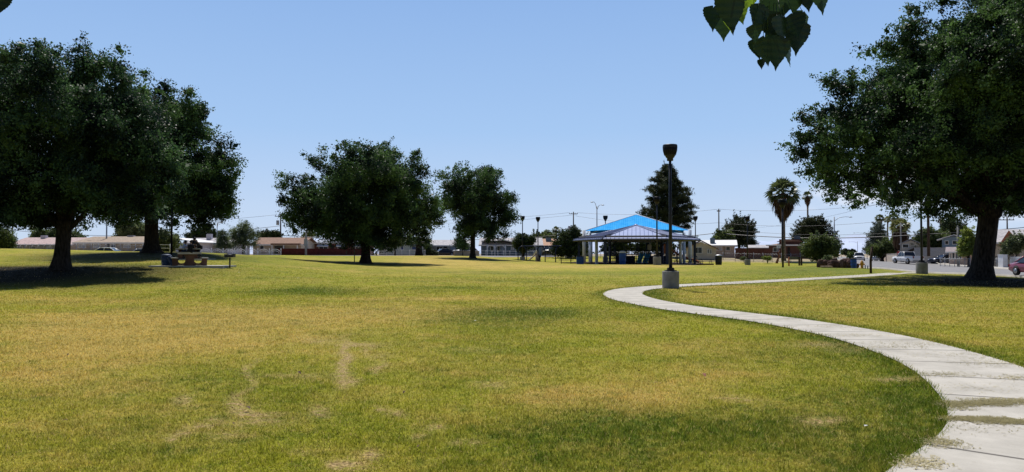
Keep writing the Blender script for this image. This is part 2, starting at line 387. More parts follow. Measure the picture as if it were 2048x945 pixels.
# ground colour patches read from the photo: (px,py,rx,ry,kind,strength)
PT=[(1250,865,330,40,'l',1.0),(1560,850,160,45,'l',.6),(1850,850,55,70,'l',.9),(1150,930,260,30,'l',.5),(1780,790,120,40,'l',.5),(1000,660,120,40,'l',.35),(1050,627,170,12,'l',1.),(620,583,110,7,'l',1.1),(900,577,120,5,'l',.5),(1500,632,200,8,'l',.4),(1320,590,30,10,'l',.8),
 (1100,547,400,4,'l',.6),(1650,538,160,6,'l',.9),(500,515,120,5,'l',.4),(150,512,120,8,'l',.5),(1650,700,200,25,'l',.5),(560,790,160,60,'l',.35),(1000,560,300,5,'l',.35),
 (330,655,330,28,'d',1.),(150,640,160,14,'d',.5),(520,640,160,8,'d',.6),(60,760,120,18,'d',.4),(900,640,200,8,'d',.3),(1480,700,120,14,'d',.4),(700,625,280,14,'d',.9),(120,720,200,50,'d',.7),(850,598,260,4,'d',.9),(1290,800,140,28,'d',.8),(1420,745,140,22,'d',.6),(1090,790,80,20,'d',.5),(1550,590,260,9,'d',.6),(1450,574,160,3,'d',1.1),(1900,620,200,15,'d',.4),(1300,528.5,140,2.5,'d',1.),(1150,533,260,3,'d',.7),(150,528,240,4,'d',1.1),(900,522,120,5,'d',.9),(1050,519,60,4,'d',.8),(1260,534,60,2,'d',.6),(640,538,260,4,'d',.3),(100,600,220,8,'d',.7),(420,690,220,20,'d',.4),(1330,690,100,15,'d',.3),(1750,600,100,6,'d',.3),(200,560,300,3,'d',.4),
 (1500,516,120,3.5,'b',1.3),(1560,521,120,2,'b',.7),(1020,516,60,3,'b',.6),
 (492,822,26,10,'b',1.1),(478,810,18,6,'b',.8),(530,830,34,4,'b',.7),(500,735,7,16,'b',.7),(497,765,8,14,'b',.7),(487,792,10,12,'b',.7),(520,842,50,3,'b',.6),(692,700,10,22,'b',1.1),(688,735,12,22,'b',1.1),(690,768,20,8,'b',.9),(740,705,8,14,'b',.6),(762,735,10,14,'b',.7),(768,712,16,5,'b',.5),(708,690,30,3,'b',.6),(640,683,40,6,'b',.5),(730,690,50,6,'b',.4),(635,822,25,10,'b',.8),(750,822,16,8,'b',.8),(780,832,16,6,'b',.8),(350,880,14,4,'b',1),(375,868,18,5,'b',1),(400,853,16,5,'b',1),(420,838,12,5,'b',.8),(365,803,16,7,'b',.9),(450,850,40,3,'b',.5),(470,866,40,3,'b',.5),(860,860,24,4,'b',.9),(845,880,12,4,'b',.6),(735,915,20,7,'b',1),(700,935,34,6,'b',1),(670,940,20,4,'b',.8),(620,905,40,3,'b',.4),(1630,840,45,7,'b',.9),(980,770,35,7,'b',.5),(590,752,70,5,'b',.5),(1790,760,50,5,'b',.7),(1630,690,50,5,'b',.6),(1710,700,40,5,'b',.4),(1480,798,40,5,'b',.6),(940,885,40,3,'b',.5),(1300,560,20,2,'b',.2),(960,700,50,5,'b',.25)]
PTW=[]
for px,py,rx,ry,kd,s in PT:
    p=hit(px,py); p2=hit(px,py-ry); 
    PTW.append((p.x,p.y,rx*p.y/F,max(.12,min(abs(p2.y-p.y),30)),kd,s))
SOIL_SHADE=[]
def fields(x,y):
    SOIL_SHADE.clear()
    dry=np.zeros(x.shape); lush=np.zeros(x.shape); bare=np.zeros(x.shape)
    wx=x+.05*np.sin(y*3.1)+.04*np.sin(x*7+y*5); wy=y+.06*np.sin(x*2.3+1)+.05*np.sin(x*6.1-y*4)
    for cx,cy,rx,ry,kd,s in PTW:
        g=s*np.exp(-(((wx-cx*wy/cy)/rx)**2+((wy-cy)/ry)**2))
        if kd=='d': dry+=g
        elif kd=='l': lush+=g
        else: bare+=g
    for cx,cy,rr,ss in ((-25.5,41.5,8.0,.88),(-34,41,8,.88),(-29.5,59,7.5,.85),(-15.5,72,7,.85),(30.5,42,9.5,.88),(34,40,9,.85),(-5.4,98,4.5,.7)):  # dark soil round the trunks, plus tree shade painted where the crowns' shadows fall
        soil_shade_=ss*np.exp(-(((wx-cx)/rr)**2+((wy-cy)/rr)**2)**2); dry*=(1-.7*soil_shade_); SOIL_SHADE.append(soil_shade_)
    dp=dist_poly(x,y,PL[::3]); k=np.exp(-((dp-.95)/.35)**2)*(y<46); lush+=k*.7
    return np.clip(dry,0,1),np.clip(lush,0,1),np.clip(bare,0,1)
# ------------------------------------------------------------------ grass colour node group, shared by lawn sheet and blades
def grass_nodes(nt,blade=False):
    L=nt.links.new; g=N(nt,'ShaderNodeNewGeometry')
    def noi(sc,det=5,ro=.6):
        o=N(nt,'ShaderNodeTexNoise'); o.inputs['Scale'].default_value=sc; o.inputs['Detail'].default_value=det; o.inputs['Roughness'].default_value=ro; L(g.outputs['Position'],o.inputs[0]); return o.outputs[0]
    def at(nm_): a=N(nt,'ShaderNodeAttribute'); a.attribute_name=nm_; return a.outputs['Fac']
    def mth(op,a,b_=None,c=None,cl=False):
        m=N(nt,'ShaderNodeMath',operation=op); m.use_clamp=cl
        for i,v in enumerate((a,b_,c)):
            if v is None: continue
            if isinstance(v,(int,float)): m.inputs[i].default_value=v
            else: L(v,m.inputs[i])
        return m.outputs[0]
    def mix(f,a,b_):
        m=N(nt,'ShaderNodeMix',data_type='RGBA')
        if isinstance(f,(int,float)): m.inputs[0].default_value=f
        else: L(f,m.inputs[0])
        for i,v in ((6,a),(7,b_)):
            if isinstance(v,tuple): m.inputs[i].default_value=(*v,1)
            else: L(v,m.inputs[i])
        return m.outputs[2]
    def rng_(v,a,b_): m=N(nt,'ShaderNodeMapRange'); m.inputs[1].default_value=a; m.inputs[2].default_value=b_; L(v,m.inputs[0]); return m.outputs[0]
    big=noi(.16,4); mid=noi(.9,5); fin=noi(7,6,.7); vf=noi(38,4,.7)
    dry=mth('ADD',at('dry'),mth('MULTIPLY_ADD',rng_(mid,.46,.64),.45,mth('MULTIPLY',rng_(big,.45,.62),.4)))
    dry=mth('MULTIPLY',dry,mth('MULTIPLY_ADD',rng_(fin,.3,.65),.9,.35),cl=True)
    lush=mth('ADD',at('lush'),mth('ADD',mth('MULTIPLY',rng_(noi(.37,4),.48,.66),.4),mth('MULTIPLY',rng_(noi(2.3,6,.7),.52,.66),.55)))
    lush=mth('MULTIPLY',lush,mth('MULTIPLY_ADD',rng_(fin,.65,.35),.8,.4),cl=True)
    col=mix(rng_(fin,.35,.65),(.265,.285,.020),(.43,.41,.044))
    col=mix(dry,col,(.58,.43,.11))
    col=mix(mth('MULTIPLY',lush,.85),col,(.075,.135,.013))
    bare=mth('MULTIPLY',at('bare'),mth('MULTIPLY_ADD',rng_(noi(9,6,.75),.40,.58),1.5,.0),cl=True)
    col=mix(bare,col,mix(rng_(noi(19,4,.7),.4,.6),(.25,.165,.07),(.64,.47,.22)))
    col=mix(at('soil_shade'),col,(.028,.024,.013))  # near-black ground colour, soil and painted crown shade together
    col=mix(rng_(vf,.3,.7),mixv(nt,col,.42),mixv(nt,col,1.42))
    return col,fin,vf,bare,g
def mixv(nt,c,v):
    h=N(nt,'ShaderNodeHueSaturation'); h.inputs['Value'].default_value=v; nt.links.new(c,h.inputs['Color']); return h.outputs[0]
m,nt,out=nm('lawn'); col,fin,vf,bare,g=grass_nodes(nt); L=nt.links.new
at=N(nt,'ShaderNodeAttribute'); at.attribute_name='dirt'
dn=N(nt,'ShaderNodeTexNoise'); dn.inputs['Scale'].default_value=.6; dn.inputs['Detail'].default_value=6; L(g.outputs['Position'],dn.inputs[0])
dc=N(nt,'ShaderNodeMix',data_type='RGBA'); dc.inputs[6].default_value=(.30,.24,.17,1); dc.inputs[7].default_value=(.42,.35,.25,1); L(dn.outputs[0],dc.inputs[0])
col=mixv(nt,col,.86)
mx=N(nt,'ShaderNodeMix',data_type='RGBA'); L(at.outputs['Fac'],mx.inputs[0]); L(col,mx.inputs[6]); L(dc.outputs[2],mx.inputs[7])
b=N(nt,'ShaderNodeBsdfPrincipled'); b.inputs['Roughness'].default_value=.95; b.inputs['Specular IOR Level'].default_value=.1
bp=N(nt,'ShaderNodeBump'); bp.inputs['Strength'].default_value=.7; bp.inputs['Distance'].default_value=.05; ma=N(nt,'ShaderNodeMath',operation='ADD'); L(fin,ma.inputs[0]); L(vf,ma.inputs[1]); L(ma.outputs[0],bp.inputs['Height']); L(bp.outputs[0],b.inputs['Normal'])
L(mx.outputs[2],b.inputs['Base Color']); L(b.outputs[0],out.inputs[0]); M_lawn=m
m,nt,out=nm('grass_blade'); col,fin,vf,bare,g=grass_nodes(nt); L=nt.links.new
rv=N(nt,'ShaderNodeMapRange'); rv.inputs[3].default_value=.65; rv.inputs[4].default_value=1.45; L(g.outputs['Random Per Island'],rv.inputs[0])
hs=N(nt,'ShaderNodeHueSaturation'); L(rv.outputs[0],hs.inputs['Value']); L(col,hs.inputs['Color'])
st=N(nt,'ShaderNodeAttribute'); st.attribute_name='straw'
mx=N(nt,'ShaderNodeMix',data_type='RGBA'); L(st.outputs['Fac'],mx.inputs[0]); L(hs.outputs[0],mx.inputs[6]); mx.inputs[7].default_value=(.60,.46,.20,1)
d1=N(nt,'ShaderNodeBsdfDiffuse'); t1=N(nt,'ShaderNodeBsdfTranslucent'); L(mx.outputs[2],d1.inputs[0]); h2=N(nt,'ShaderNodeHueSaturation'); h2.inputs['Value'].default_value=1.25; L(mx.outputs[2],h2.inputs['Color']); L(h2.outputs[0],t1.inputs[0])
ms=N(nt,'ShaderNodeMixShader'); ms.inputs[0].default_value=.42; L(d1.outputs[0],ms.inputs[1]); L(t1.outputs[0],ms.inputs[2]); L(ms.outputs[0],out.inputs[0]); M_blade=m
# ------------------------------------------------------------------ terrain sheet
def graded(segs):
    o=[]
    for a,b_,s in segs: o+=list(np.arange(a,b_,s))
    return np.array(o)
def geo(a,b_,k):
    return np.exp(np.linspace(math.log(a),math.log(b_),k))
xs_=graded([(0,7,.1),(7,14,.2),(14,62,.8),(62,140,3)]); xs_=np.concatenate([xs_,geo(142,4200,26)]); xs=np.concatenate([-xs_[::-1],xs_[1:]])
ys=np.concatenate([-geo(30,3000,18)[::-1],graded([(-28,3,2),(3,15,.1),(15,30,.2),(30,150,.8),(150,260,5)]),geo(262,9000,30)])
X,Y=np.meshgrid(xs,ys); Z=Hn(X,Y)
dr,lu,ba=fields(X,Y); so_=np.clip(sum(SOIL_SHADE),0,1)
rd=dist_poly(X,Y,ROADC); bd=dist_poly(X,Y,BACK)
# beyond the park: bare desert ground
rx=np.interp(Y,ROADC[:,1],ROADC[:,0]); by=np.interp(X,BACK[:,0],BACK[:,1])
park=(X<rx)&(Y<by-4)
dirt=np.where(park,0,1.0)
far=np.clip((Y-(112+.25*X*0))/6,0,1)*np.clip((X-24)/6,0,1); dirt=np.maximum(dirt,far*.85)
dirt=np.where((X>-130),dirt,1)
verge=np.exp(-((np.hypot(X-66,Y-86))/9)**2); dirt=np.where(X>rx,np.maximum(.0,dirt),dirt)
V=np.stack([X,Y,Z],-1).reshape(-1,3); ny,nx=X.shape
ii=np.arange(ny*nx).reshape(ny,nx); FQ=np.stack([ii[:-1,:-1],ii[:-1,1:],ii[1:,1:],ii[1:,:-1]],-1).reshape(-1,4)
lawn=npmesh('ground',V,FQ,M_lawn); tag(lawn,'rolling park lawn of patchy green and dry golden grass','ground',kind='structure')
for k,a in (('dry',dr),('lush',lu),('bare',ba),('dirt',dirt),('soil_shade',so_)):
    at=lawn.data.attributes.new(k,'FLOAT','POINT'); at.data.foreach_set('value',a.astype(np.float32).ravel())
lawn.data.polygons.foreach_set('use_smooth',np.ones(len(lawn.data.polygons),bool))
# ------------------------------------------------------------------ strips on the terrain
def strip(name,PLn,off0,off1,dz,m,kind='structure',ncr=4,label=None,cat=None,zf=None):
    T=np.gradient(PLn,axis=0); T/=np.linalg.norm(T,axis=1)[:,None]; Nn=np.stack([T[:,1],-T[:,0]],-1)
    vs=[]; us=[]; s=np.concatenate([[0],np.cumsum(np.linalg.norm(np.diff(PLn,axis=0),axis=1))])
    for j in range(ncr):
        o=off0+(off1-off0)*j/(ncr-1); p=PLn+Nn*o; z=Hn(p[:,0],p[:,1])+dz; vs.append(np.stack([p[:,0],p[:,1],z],-1))
    V=np.stack(vs,1); k=len(PLn); I=np.arange(k*ncr).reshape(k,ncr)
    Fq=np.stack([I[:-1,:-1],I[:-1,1:],I[1:,1:],I[1:,:-1]],-1).reshape(-1,4)
    o=npmesh(name,V.reshape(-1,3),Fq,m); tag(o,label,cat,kind=kind)
    for nm_,val in (('along',np.repeat(s,ncr)),('across',np.tile(np.linspace(off0,off1,ncr),k))):
        a=o.data.attributes.new(nm_,'FLOAT','POINT'); a.data.foreach_set('value',val.astype(np.float32))
    return o
def pathmat():
    m,nt,out=nm('path_concrete'); L=nt.links.new
    g=N(nt,'ShaderNodeNewGeometry'); a=N(nt,'ShaderNodeAttribute'); a.attribute_name='along'
    def noi(sc,det=5,ro=.6,w=None):
        o=N(nt,'ShaderNodeTexNoise'); o.inputs['Scale'].default_value=sc; o.inputs['Detail'].default_value=det; o.inputs['Roughness'].default_value=ro; L(g.outputs['Position'],o.inputs[0]); return o.outputs[0]
    def mr(v,a_,b_,c=0,d=1): q=N(nt,'ShaderNodeMapRange'); 
    q1=N(nt,'ShaderNodeMath',operation='PINGPONG'); q1.inputs[1].default_value=.75; L(a.outputs['Fac'],q1.inputs[0])
    q2=N(nt,'ShaderNodeMapRange'); q2.inputs[1].default_value=.012; q2.inputs[2].default_value=.036; q2.inputs[3].default_value=1; q2.inputs[4].default_value=0; L(q1.outputs[0],q2.inputs[0])
    c0=N(nt,'ShaderNodeMix',data_type='RGBA'); c0.inputs[6].default_value=(.37,.345,.295,1); c0.inputs[7].default_value=(.50,.468,.405,1)
    r=N(nt,'ShaderNodeMapRange'); r.inputs[1].default_value=.35; r.inputs[2].default_value=.62; L(noi(1.3,7,.65),r.inputs[0]); L(r.outputs[0],c0.inputs[0])
    sp=N(nt,'ShaderNodeMapRange'); sp.inputs[1].default_value=.66; sp.inputs[2].default_value=.72; L(noi(26,3,.6),sp.inputs[0])
    spm=N(nt,'ShaderNodeMath',operation='MULTIPLY'); spm.inputs[1].default_value=.45; L(sp.outputs[0],spm.inputs[0])
    c1=N(nt,'ShaderNodeMix',data_type='RGBA'); c1.inputs[7].default_value=(.24,.2,.13,1); L(spm.outputs[0],c1.inputs[0]); L(c0.outputs[2],c1.inputs[6])
    c2=N(nt,'ShaderNodeMix',data_type='RGBA'); c2.inputs[7].default_value=(.1,.09,.075,1); L(q2.outputs[0],c2.inputs[0]); L(c1.outputs[2],c2.inputs[6])
    b=N(nt,'ShaderNodeBsdfPrincipled'); b.inputs['Roughness'].default_value=.9; L(c2.outputs[2],b.inputs['Base Color'])
    bp=N(nt,'ShaderNodeBump'); bp.inputs['Strength'].default_value=.25; bp.inputs['Distance'].default_value=.02; L(noi(45,5,.7),bp.inputs['Height']); L(bp.outputs[0],b.inputs['Normal'])
    L(b.outputs[0],out.inputs[0]); return m
M_path=pathmat()
strip('path',PL,-.8,.8,.02,M_path,ncr=7,label='pale concrete footpath curving through the lawn past the lamp',cat='path')
M_road=mat('asphalt',(.24,.235,.235),.9,0,.1,1.2,.3,80)
M_kerb=mat('kerb_concrete',(.46,.43,.38),.9,0,.1,1,.2,40)
strip('road',ROADC,-6.6,6.6,.02,M_road,ncr=7,label='grey asphalt street curving away on the right',cat='road')
strip('road',BACK,-4.5,4.5,.02,M_road,ncr=5,label='street behind the lawn in front of the houses',cat='road')
def kerb(name,PLn,o0,o1,h,label):
    T=np.gradient(PLn,axis=0); T/=np.linalg.norm(T,axis=1)[:,None]; Nn=np.stack([T[:,1],-T[:,0]],-1)
    prof=[(o0,-.1),(o0,h),((o0+o1)/2,h+.005),(o1,h),(o1,-.1)]; vs=[]
    for o,zz in prof:
        p=PLn+Nn*o; vs.append(np.stack([p[:,0],p[:,1],Hn(p[:,0],p[:,1])+zz],-1))
    V=np.stack(vs,1); k=len(PLn); nc=5; I=np.arange(k*nc).reshape(k,nc); Fq=np.stack([I[:-1,:-1],I[:-1,1:],I[1:,1:],I[1:,:-1]],-1).reshape(-1,4)
    tag(npmesh(name,V.reshape(-1,3),Fq,M_kerb),label,'pavement',kind='structure')
kerb('kerb',ROADC,-6.85,-6.6,.13,'concrete kerb on the park side of the street')
kerb('pavement',ROADC,6.6,8.4,.14,'pale concrete pavement on the far side of the street')
# ------------------------------------------------------------------ grass blades and cut straw (uncountable)
rng=np.random.default_rng(3)
NB=640000
d=4.6*np.exp(rng.uniform(0,1,NB)**1.05*math.log(66/4.6)); x=rng.uniform(-.74,.74,NB)*d
dp=dist_poly(x,d,PL[PL[:,1]<42][::2])
kp=(dp>.8+rng.uniform(-.07,.05,NB))&(rng.uniform(0,1,NB)<np.clip((60-d)/30,0,1)); x=x[kp]; d=d[kp]; dp=dp[kp]
dr_,lu_,ba_=fields(x,d); so2=np.clip(sum(SOIL_SHADE),0,1)
kp=rng.uniform(0,1,len(x))>ba_*.75; x,d,dp,dr_,lu_,ba_,so2=[q[kp] for q in (x,d,dp,dr_,lu_,ba_,so2)]
n=len(x); z=Hn(x,d)
edge=np.exp(-((dp-.8)/.12)**2)
tuft=np.sin(x*5.1+1.3*np.sin(d*2.7))*np.sin(d*4.3+1.7*np.sin(x*3.1))+.5*np.sin(x*13+d*7)*np.sin(d*11-x*4)
h=(.021+.008*np.clip(tuft,-1,1.5)+.018*rng.uniform(0,1,n)**1.5+.012*lu_+.03*edge)*(1+np.clip(d-8,0,30)*.010)*(1-.4*ba_)
w=.0032*(1+np.clip(d-5,0,40)*.13); yaw=rng.uniform(0,6.283,n); le=rng.uniform(.2,1.0,n)*h; ld=rng.uniform(0,6.283,n)
straw=(rng.uniform(0,1,n)<(.09+.5*ba_+.15*dr_)); flat=straw&(rng.uniform(0,1,n)<.5)
h=np.where(flat,.012,h); le=np.where(flat,.05+.06*rng.uniform(0,1,n),le); h=np.where(flat,.02,h)
wx,wy=np.cos(yaw)*w,np.sin(yaw)*w
B=np.stack([x,d,z-.002],-1); tip=B+np.stack([np.cos(ld)*le,np.sin(ld)*le,h],-1)
V=np.empty((n,3,3)); V[:,0]=B-np.stack([wx,wy,0*w],-1); V[:,1]=B+np.stack([wx,wy,0*w],-1); V[:,2]=tip
go=npmesh('grass',V.reshape(-1,3),np.arange(n*3).reshape(-1,3),M_blade,nv=3); tag(go,'short mown grass blades and cut straw covering the near lawn','grass',kind='stuff')
for k,a in (('dry',dr_),('lush',lu_),('bare',ba_),('soil_shade',so2),('straw',straw.astype(float)*rng.uniform(.4,1,n))):
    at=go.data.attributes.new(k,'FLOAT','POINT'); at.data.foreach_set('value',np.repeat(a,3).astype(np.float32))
# dry clippings lying across the path joints
PC=PL[(PL[:,1]>4)&(PL[:,1]<22)]; T=np.gradient(PC,axis=0); T/=np.linalg.norm(T,axis=1)[:,None]; Nn=np.stack([T[:,1],-T[:,0]],-1)
CX=[];CY=[]
def clip_at(px,py,rx,ry,k):
    p=hit(px,py); k=int(k*.75); a=np.clip(rng.normal(size=(k,2)),-2,2); CX.append(p.x+a[:,0]*rx*p.y/F); CY.append(p.y+a[:,1]*ry*p.y*p.y/(F*CAMZ))
for s_ in ((1950,812,60,3,2600),(2010,806,40,3,1400),(1940,842,40,2.5,2200),(2020,848,40,3,2000),(1900,815,20,5,900),(1815,690,60,3,500),(1700,673,50,2,350),(1880,752,40,3,450),(1790,662,50,2,300),(1560,640,40,2,200),(1650,655,60,2,260),(2000,730,50,4,500),(2035,760,25,4,400),(1880,890,25,6,700),(1835,930,30,7,700),(1950,780,60,6,150),(1780,697,40,2,250),(1960,860,60,8,150),(1850,712,60,4,150),(1965,715,50,5,250)): clip_at(*s_)
x=np.concatenate(CX); d=np.concatenate(CY); kp=dist_poly(x,d,PL[::2])<.86+rng.normal(0,.05,len(x)); x=x[kp]; d=d[kp]; n=len(x); z=Hn(x,d)+.023+rng.uniform(0,.007,n)
yaw=rng.normal(0,.9,n); l=rng.uniform(.006,.018,n)*(1+d*.04); w=.003*(1+d*.05)
ax=np.stack([np.cos(yaw)*l,np.sin(yaw)*l,rng.uniform(-.002,.004,n)],-1); bx=np.stack([-np.sin(yaw)*w,np.cos(yaw)*w,0*w],-1); B=np.stack([x,d,z],-1)
V=np.stack([B-ax-bx,B+ax-bx*.3,B+ax+bx,B-ax+bx],1)
M_straw=leafmat('straw',(.26,.23,.11),(.48,.42,.24),.15,.9,.1)
tag(npmesh('grass_clippings',V.reshape(-1,3),np.arange(n*4).reshape(-1,4),M_straw),'dry grass clippings strewn across the footpath','grass clippings',kind='stuff')
# ------------------------------------------------------------------ camera, sun, sky
cam=bpy.data.cameras.new('camera'); co=bpy.data.objects.new('camera',cam); C.objects.link(co); bpy.context.scene.camera=co
cam.sensor_width=36; cam.lens=F/2048*36; cam.clip_start=.05; cam.clip_end=20000
co.location=(0,0,CAMZ); co.rotation_euler=(R(90)+PITCH,0,0)
SE,SA=R(60),R(-6)
sun=bpy.data.lights.new('sun','SUN'); sun.energy=5.0; sun.angle=R(.5); sun.color=(1,.95,.87); so=bpy.data.objects.new('sun',sun); C.objects.link(so)
so.rotation_euler=Vector((math.sin(SA)*math.cos(SE),math.cos(SA)*math.cos(SE),math.sin(SE))).to_track_quat('Z','Y').to_euler()
wd=bpy.data.worlds.new('World'); bpy.context.scene.world=wd; wd.use_nodes=True; nt=wd.node_tree; nt.nodes.clear(); L=nt.links.new
sk=N(nt,'ShaderNodeTexSky',sky_type='NISHITA'); sk.sun_disc=False; sk.sun_elevation=SE; sk.sun_rotation=SA; sk.air_density=1.0; sk.dust_density=.6; sk.ozone_density=2.2; sk.altitude=600
tc=N(nt,'ShaderNodeTexCoord'); sx=N(nt,'ShaderNodeSeparateXYZ'); L(tc.outputs['Generated'],sx.inputs[0])
def mr(v,a,b_,c=0.,d_=1.): q=N(nt,'ShaderNodeMapRange',interpolation_type='SMOOTHSTEP'); q.inputs[1].default_value=a; q.inputs[2].default_value=b_; q.inputs[3].default_value=c; q.inputs[4].default_value=d_; L(v,q.inputs[0]); return q.outputs[0]
def mul(a,b_,op='MULTIPLY'):
    q=N(nt,'ShaderNodeMath',operation=op)
    for i,v in enumerate((a,b_)):
        if isinstance(v,(int,float)): q.inputs[i].default_value=v
        else: L(v,q.inputs[i])
    return q.outputs[0]
mp=N(nt,'ShaderNodeMapping'); mp.inputs['Scale'].default_value=(3,3,16); mp.inputs['Location'].default_value=(.35,0,.1); L(tc.outputs['Generated'],mp.inputs[0])
cn=N(nt,'ShaderNodeTexNoise'); cn.inputs['Scale'].default_value=1.9; cn.inputs['Detail'].default_value=7; cn.inputs['Roughness'].default_value=.6; L(mp.outputs[0],cn.inputs[0])
mask=mul(mul(mr(sx.outputs[0],.33,.42),mr(sx.outputs[2],.025,.055)),mr(sx.outputs[2],.16,.07))
cl=mul(mul(mr(cn.outputs[0],.44,.62),mask),.75)
hs=N(nt,'ShaderNodeHueSaturation'); hs.inputs['Saturation'].default_value=1.0; hs.inputs['Value'].default_value=1.0; L(sk.outputs[0],hs.inputs['Color'])
gr=N(nt,'ShaderNodeValToRGB'); L(sx.outputs[2],gr.inputs[0]); e=gr.color_ramp.elements
e[0].position=0; e[0].color=(.58,.70,.89,1); e[1].position=1; e[1].color=(.07,.14,.36,1)
for p_,c_ in ((.06,(.53,.675,.91)),(.16,(.385,.585,.90)),(.32,(.285,.475,.83)),(.55,(.12,.22,.50))): q=e.new(p_); q.color=(*c_,1)
sc10=N(nt,'ShaderNodeMix',data_type='RGBA',blend_type='MULTIPLY',clamp_result=False); sc10.inputs[0].default_value=1; sc10.inputs[7].default_value=(10,10,10,1); L(gr.outputs[0],sc10.inputs[6])
gm=N(nt,'ShaderNodeMix',data_type='RGBA'); gm.inputs[0].default_value=.93; L(sc10.outputs[2],gm.inputs[7]); L(hs.outputs[0],gm.inputs[6])
az_f=mr(sx.outputs[1],-.5,.35,.42,1.0)   # clear sky is dimmer away from the sun
am=N(nt,'ShaderNodeHueSaturation'); L(az_f,am.inputs['Value']); L(gm.outputs[2],am.inputs['Color'])
mxc=N(nt,'ShaderNodeMix',data_type='RGBA'); L(cl,mxc.inputs[0]); L(am.outputs[0],mxc.inputs[6]); mxc.inputs[7].default_value=(9.0,9.2,10,1)
bg=N(nt,'ShaderNodeBackground'); bg.inputs[1].default_value=.10; L(mxc.outputs[2],bg.inputs[0]); wo=N(nt,'ShaderNodeOutputWorld'); L(bg.outputs[0],wo.inputs[0])
sc=bpy.context.scene; sc.view_settings.view_transform='Standard'; sc.view_settings.look='None'; sc.view_settings.exposure=0; sc.render.engine='CYCLES'
# distant hazy mountains: a real ridge mesh kilometres away
xsm=np.linspace(-6000,9000,260); V=[];Fm=[]
def ridge(x): return 150+230*max(0,noise.noise(Vector((x*.00042+3.1,.3,0)))+.35)+110*noise.noise(Vector((x*.0016,2.2,0)))+35*noise.noise(Vector((x*.006,5,0)))
for i,x_ in enumerate(xsm):
    hgt=max(30,ridge(x_)*(.55+.45*math.exp(-((x_-3450)/900)**2))); 
    for j in range(6):
        t=j/5; V.append((x_+60*noise.noise(Vector((i*.3,j,7))),7600+900*t,-20+hgt*t**.9*(1+.12*noise.noise(Vector((i*.35,j*1.3,1))))))
for i in range(len(xsm)-1):
    for j in range(5): a=i*6+j; Fm.append((a,a+6,a+7,a+1))
M_mtn=mat('hazy_mountain',(.50,.57,.72),1,0,.05,.002,spec=0)  # aerial haze is put into the pale blue base colour
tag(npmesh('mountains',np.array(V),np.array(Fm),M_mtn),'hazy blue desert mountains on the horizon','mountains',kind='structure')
# ------------------------------------------------------------------ big park trees
def big(name,label,px,d,base_py,specs,leafm,nleaf,size,seed,th,tr,lean=(0,0),limbs=None,knob=None,**kw):
    b0=W(px,base_py,d); b0.z=H(b0.x,b0.y); t=thing(name,label,'tree',b0)
    lb=lobes_px(specs,b0,d,seed)
    ex=[]
    for l in lb:   # depth: the crown is as deep as it is wide
        wid=max(abs(q[0]) for q in lb); k=math.sqrt(max(0,1-(l[0]/wid)**2))*wid*.5
        if k>2: ex+= [(l[0]*.8,k,l[2]*.93,l[3]*.66,l[4]*.8,l[5]*.66),(l[0]*.8,-k,l[2]*.93,l[3]*.66,l[4]*.8,l[5]*.66)]
    lim=[(l[0]*.85,l[1]*.8,l[2]-l[5]*.2,tr*.42) for l in lb[:limbs or 9]]
    trunk(t,th,tr,lim,None,lean,seed,knob=knob)
    crown('crown',lb+ex,nleaf,size,leafm,t,seed,sub=9,per=12,**kw); return t
big('shade_tree','large dense dark tree at the left edge with thick trunk standing in its own shadow',120,44,541,
 [(130,180,95),(30,190,85),(110,290,110),(190,145,58),(215,260,95),(-50,250,110),(10,350,100),(230,350,85),(60,400,62),(150,375,85),(-90,380,90),(275,385,50),(40,445,24),(60,130,35),(300,250,45),(335,330,50,-1),(350,385,40,-1.5),(320,420,30,-1),(370,350,26,-1),(45,105,15),(92,112,12),(235,98,12),(20,120,10),(120,95,8),(165,95,14),(95,440,30),(0,440,35),(250,180,40),(310,300,45)],
 M_leafA,190000,.15,11,2.9,.40,(.25,0),limbs=10,clus=.28,shell=.55,spray=.10,zmin=2.5,gap=.04,inner=.1)
big('shade_tree','broad dark tree behind the concrete picnic tables, second from left',302,62,506,
 [(330,245,68),(350,320,80),(372,235,50),(425,345,60),(440,385,48),(385,380,70),(300,340,80),(245,400,50),(325,405,48),(410,410,42),(255,300,80),(290,210,45),(455,330,30),(380,190,14),(335,180,20),(450,420,22),(400,445,22),(225,425,25),(335,168,8),(378,180,9),(412,272,9),(448,276,9),(438,290,8),(465,295,9),(480,345,10),(290,150,12)],
 M_leafB,140000,.185,12,3.6,.5,(0,0),limbs=11,clus=.32,shell=.5,spray=.1,gap=.18)
big('shade_tree','wide dark tree in the middle left with low hanging branches',730,75,529,
 [(740,345,62),(790,350,58),(665,375,58),(700,425,68),(610,400,42),(640,425,50),(820,380,45),(775,425,60),(845,405,38),(830,450,36),(600,385,34),(740,470,38),(605,445,30),(690,335,40),(865,430,28),(700,470,30),(780,480,24),(580,430,18),(650,455,28),(760,305,26),(720,300,18),(848,480,14),(612,312,9),(625,322,9),(648,298,7),(686,292,9),(712,286,9),(728,290,8),(830,308,9),(856,332,8),(850,350,9),(562,350,8),(568,400,9),(868,400,9),(640,325,16),(570,370,14)],
 M_leafB,150000,.19,13,4.2,.40,(.1,0),limbs=12,clus=.32,shell=.45,spray=.11,gap=.2,inner=.03,knob=[(-.2,0,6,.3)])
big('shade_tree','slimmer tree with airy crown between the wide tree and the playground',945,100,518,
 [(905,365,28),(975,360,32),(940,400,40),(1000,402,32),(905,405,30),(955,440,42),(1005,435,30),(930,455,24),(975,400,36),(920,485,14),(990,465,20),(985,345,20),(1025,400,14),(940,350,16),(890,395,14),(1015,470,9)],
 M_leafB,60000,.22,14,5.4,.30,(.05,0),limbs=11,clus=.42,shell=.35,spray=.14,inner=.01,gap=.32)
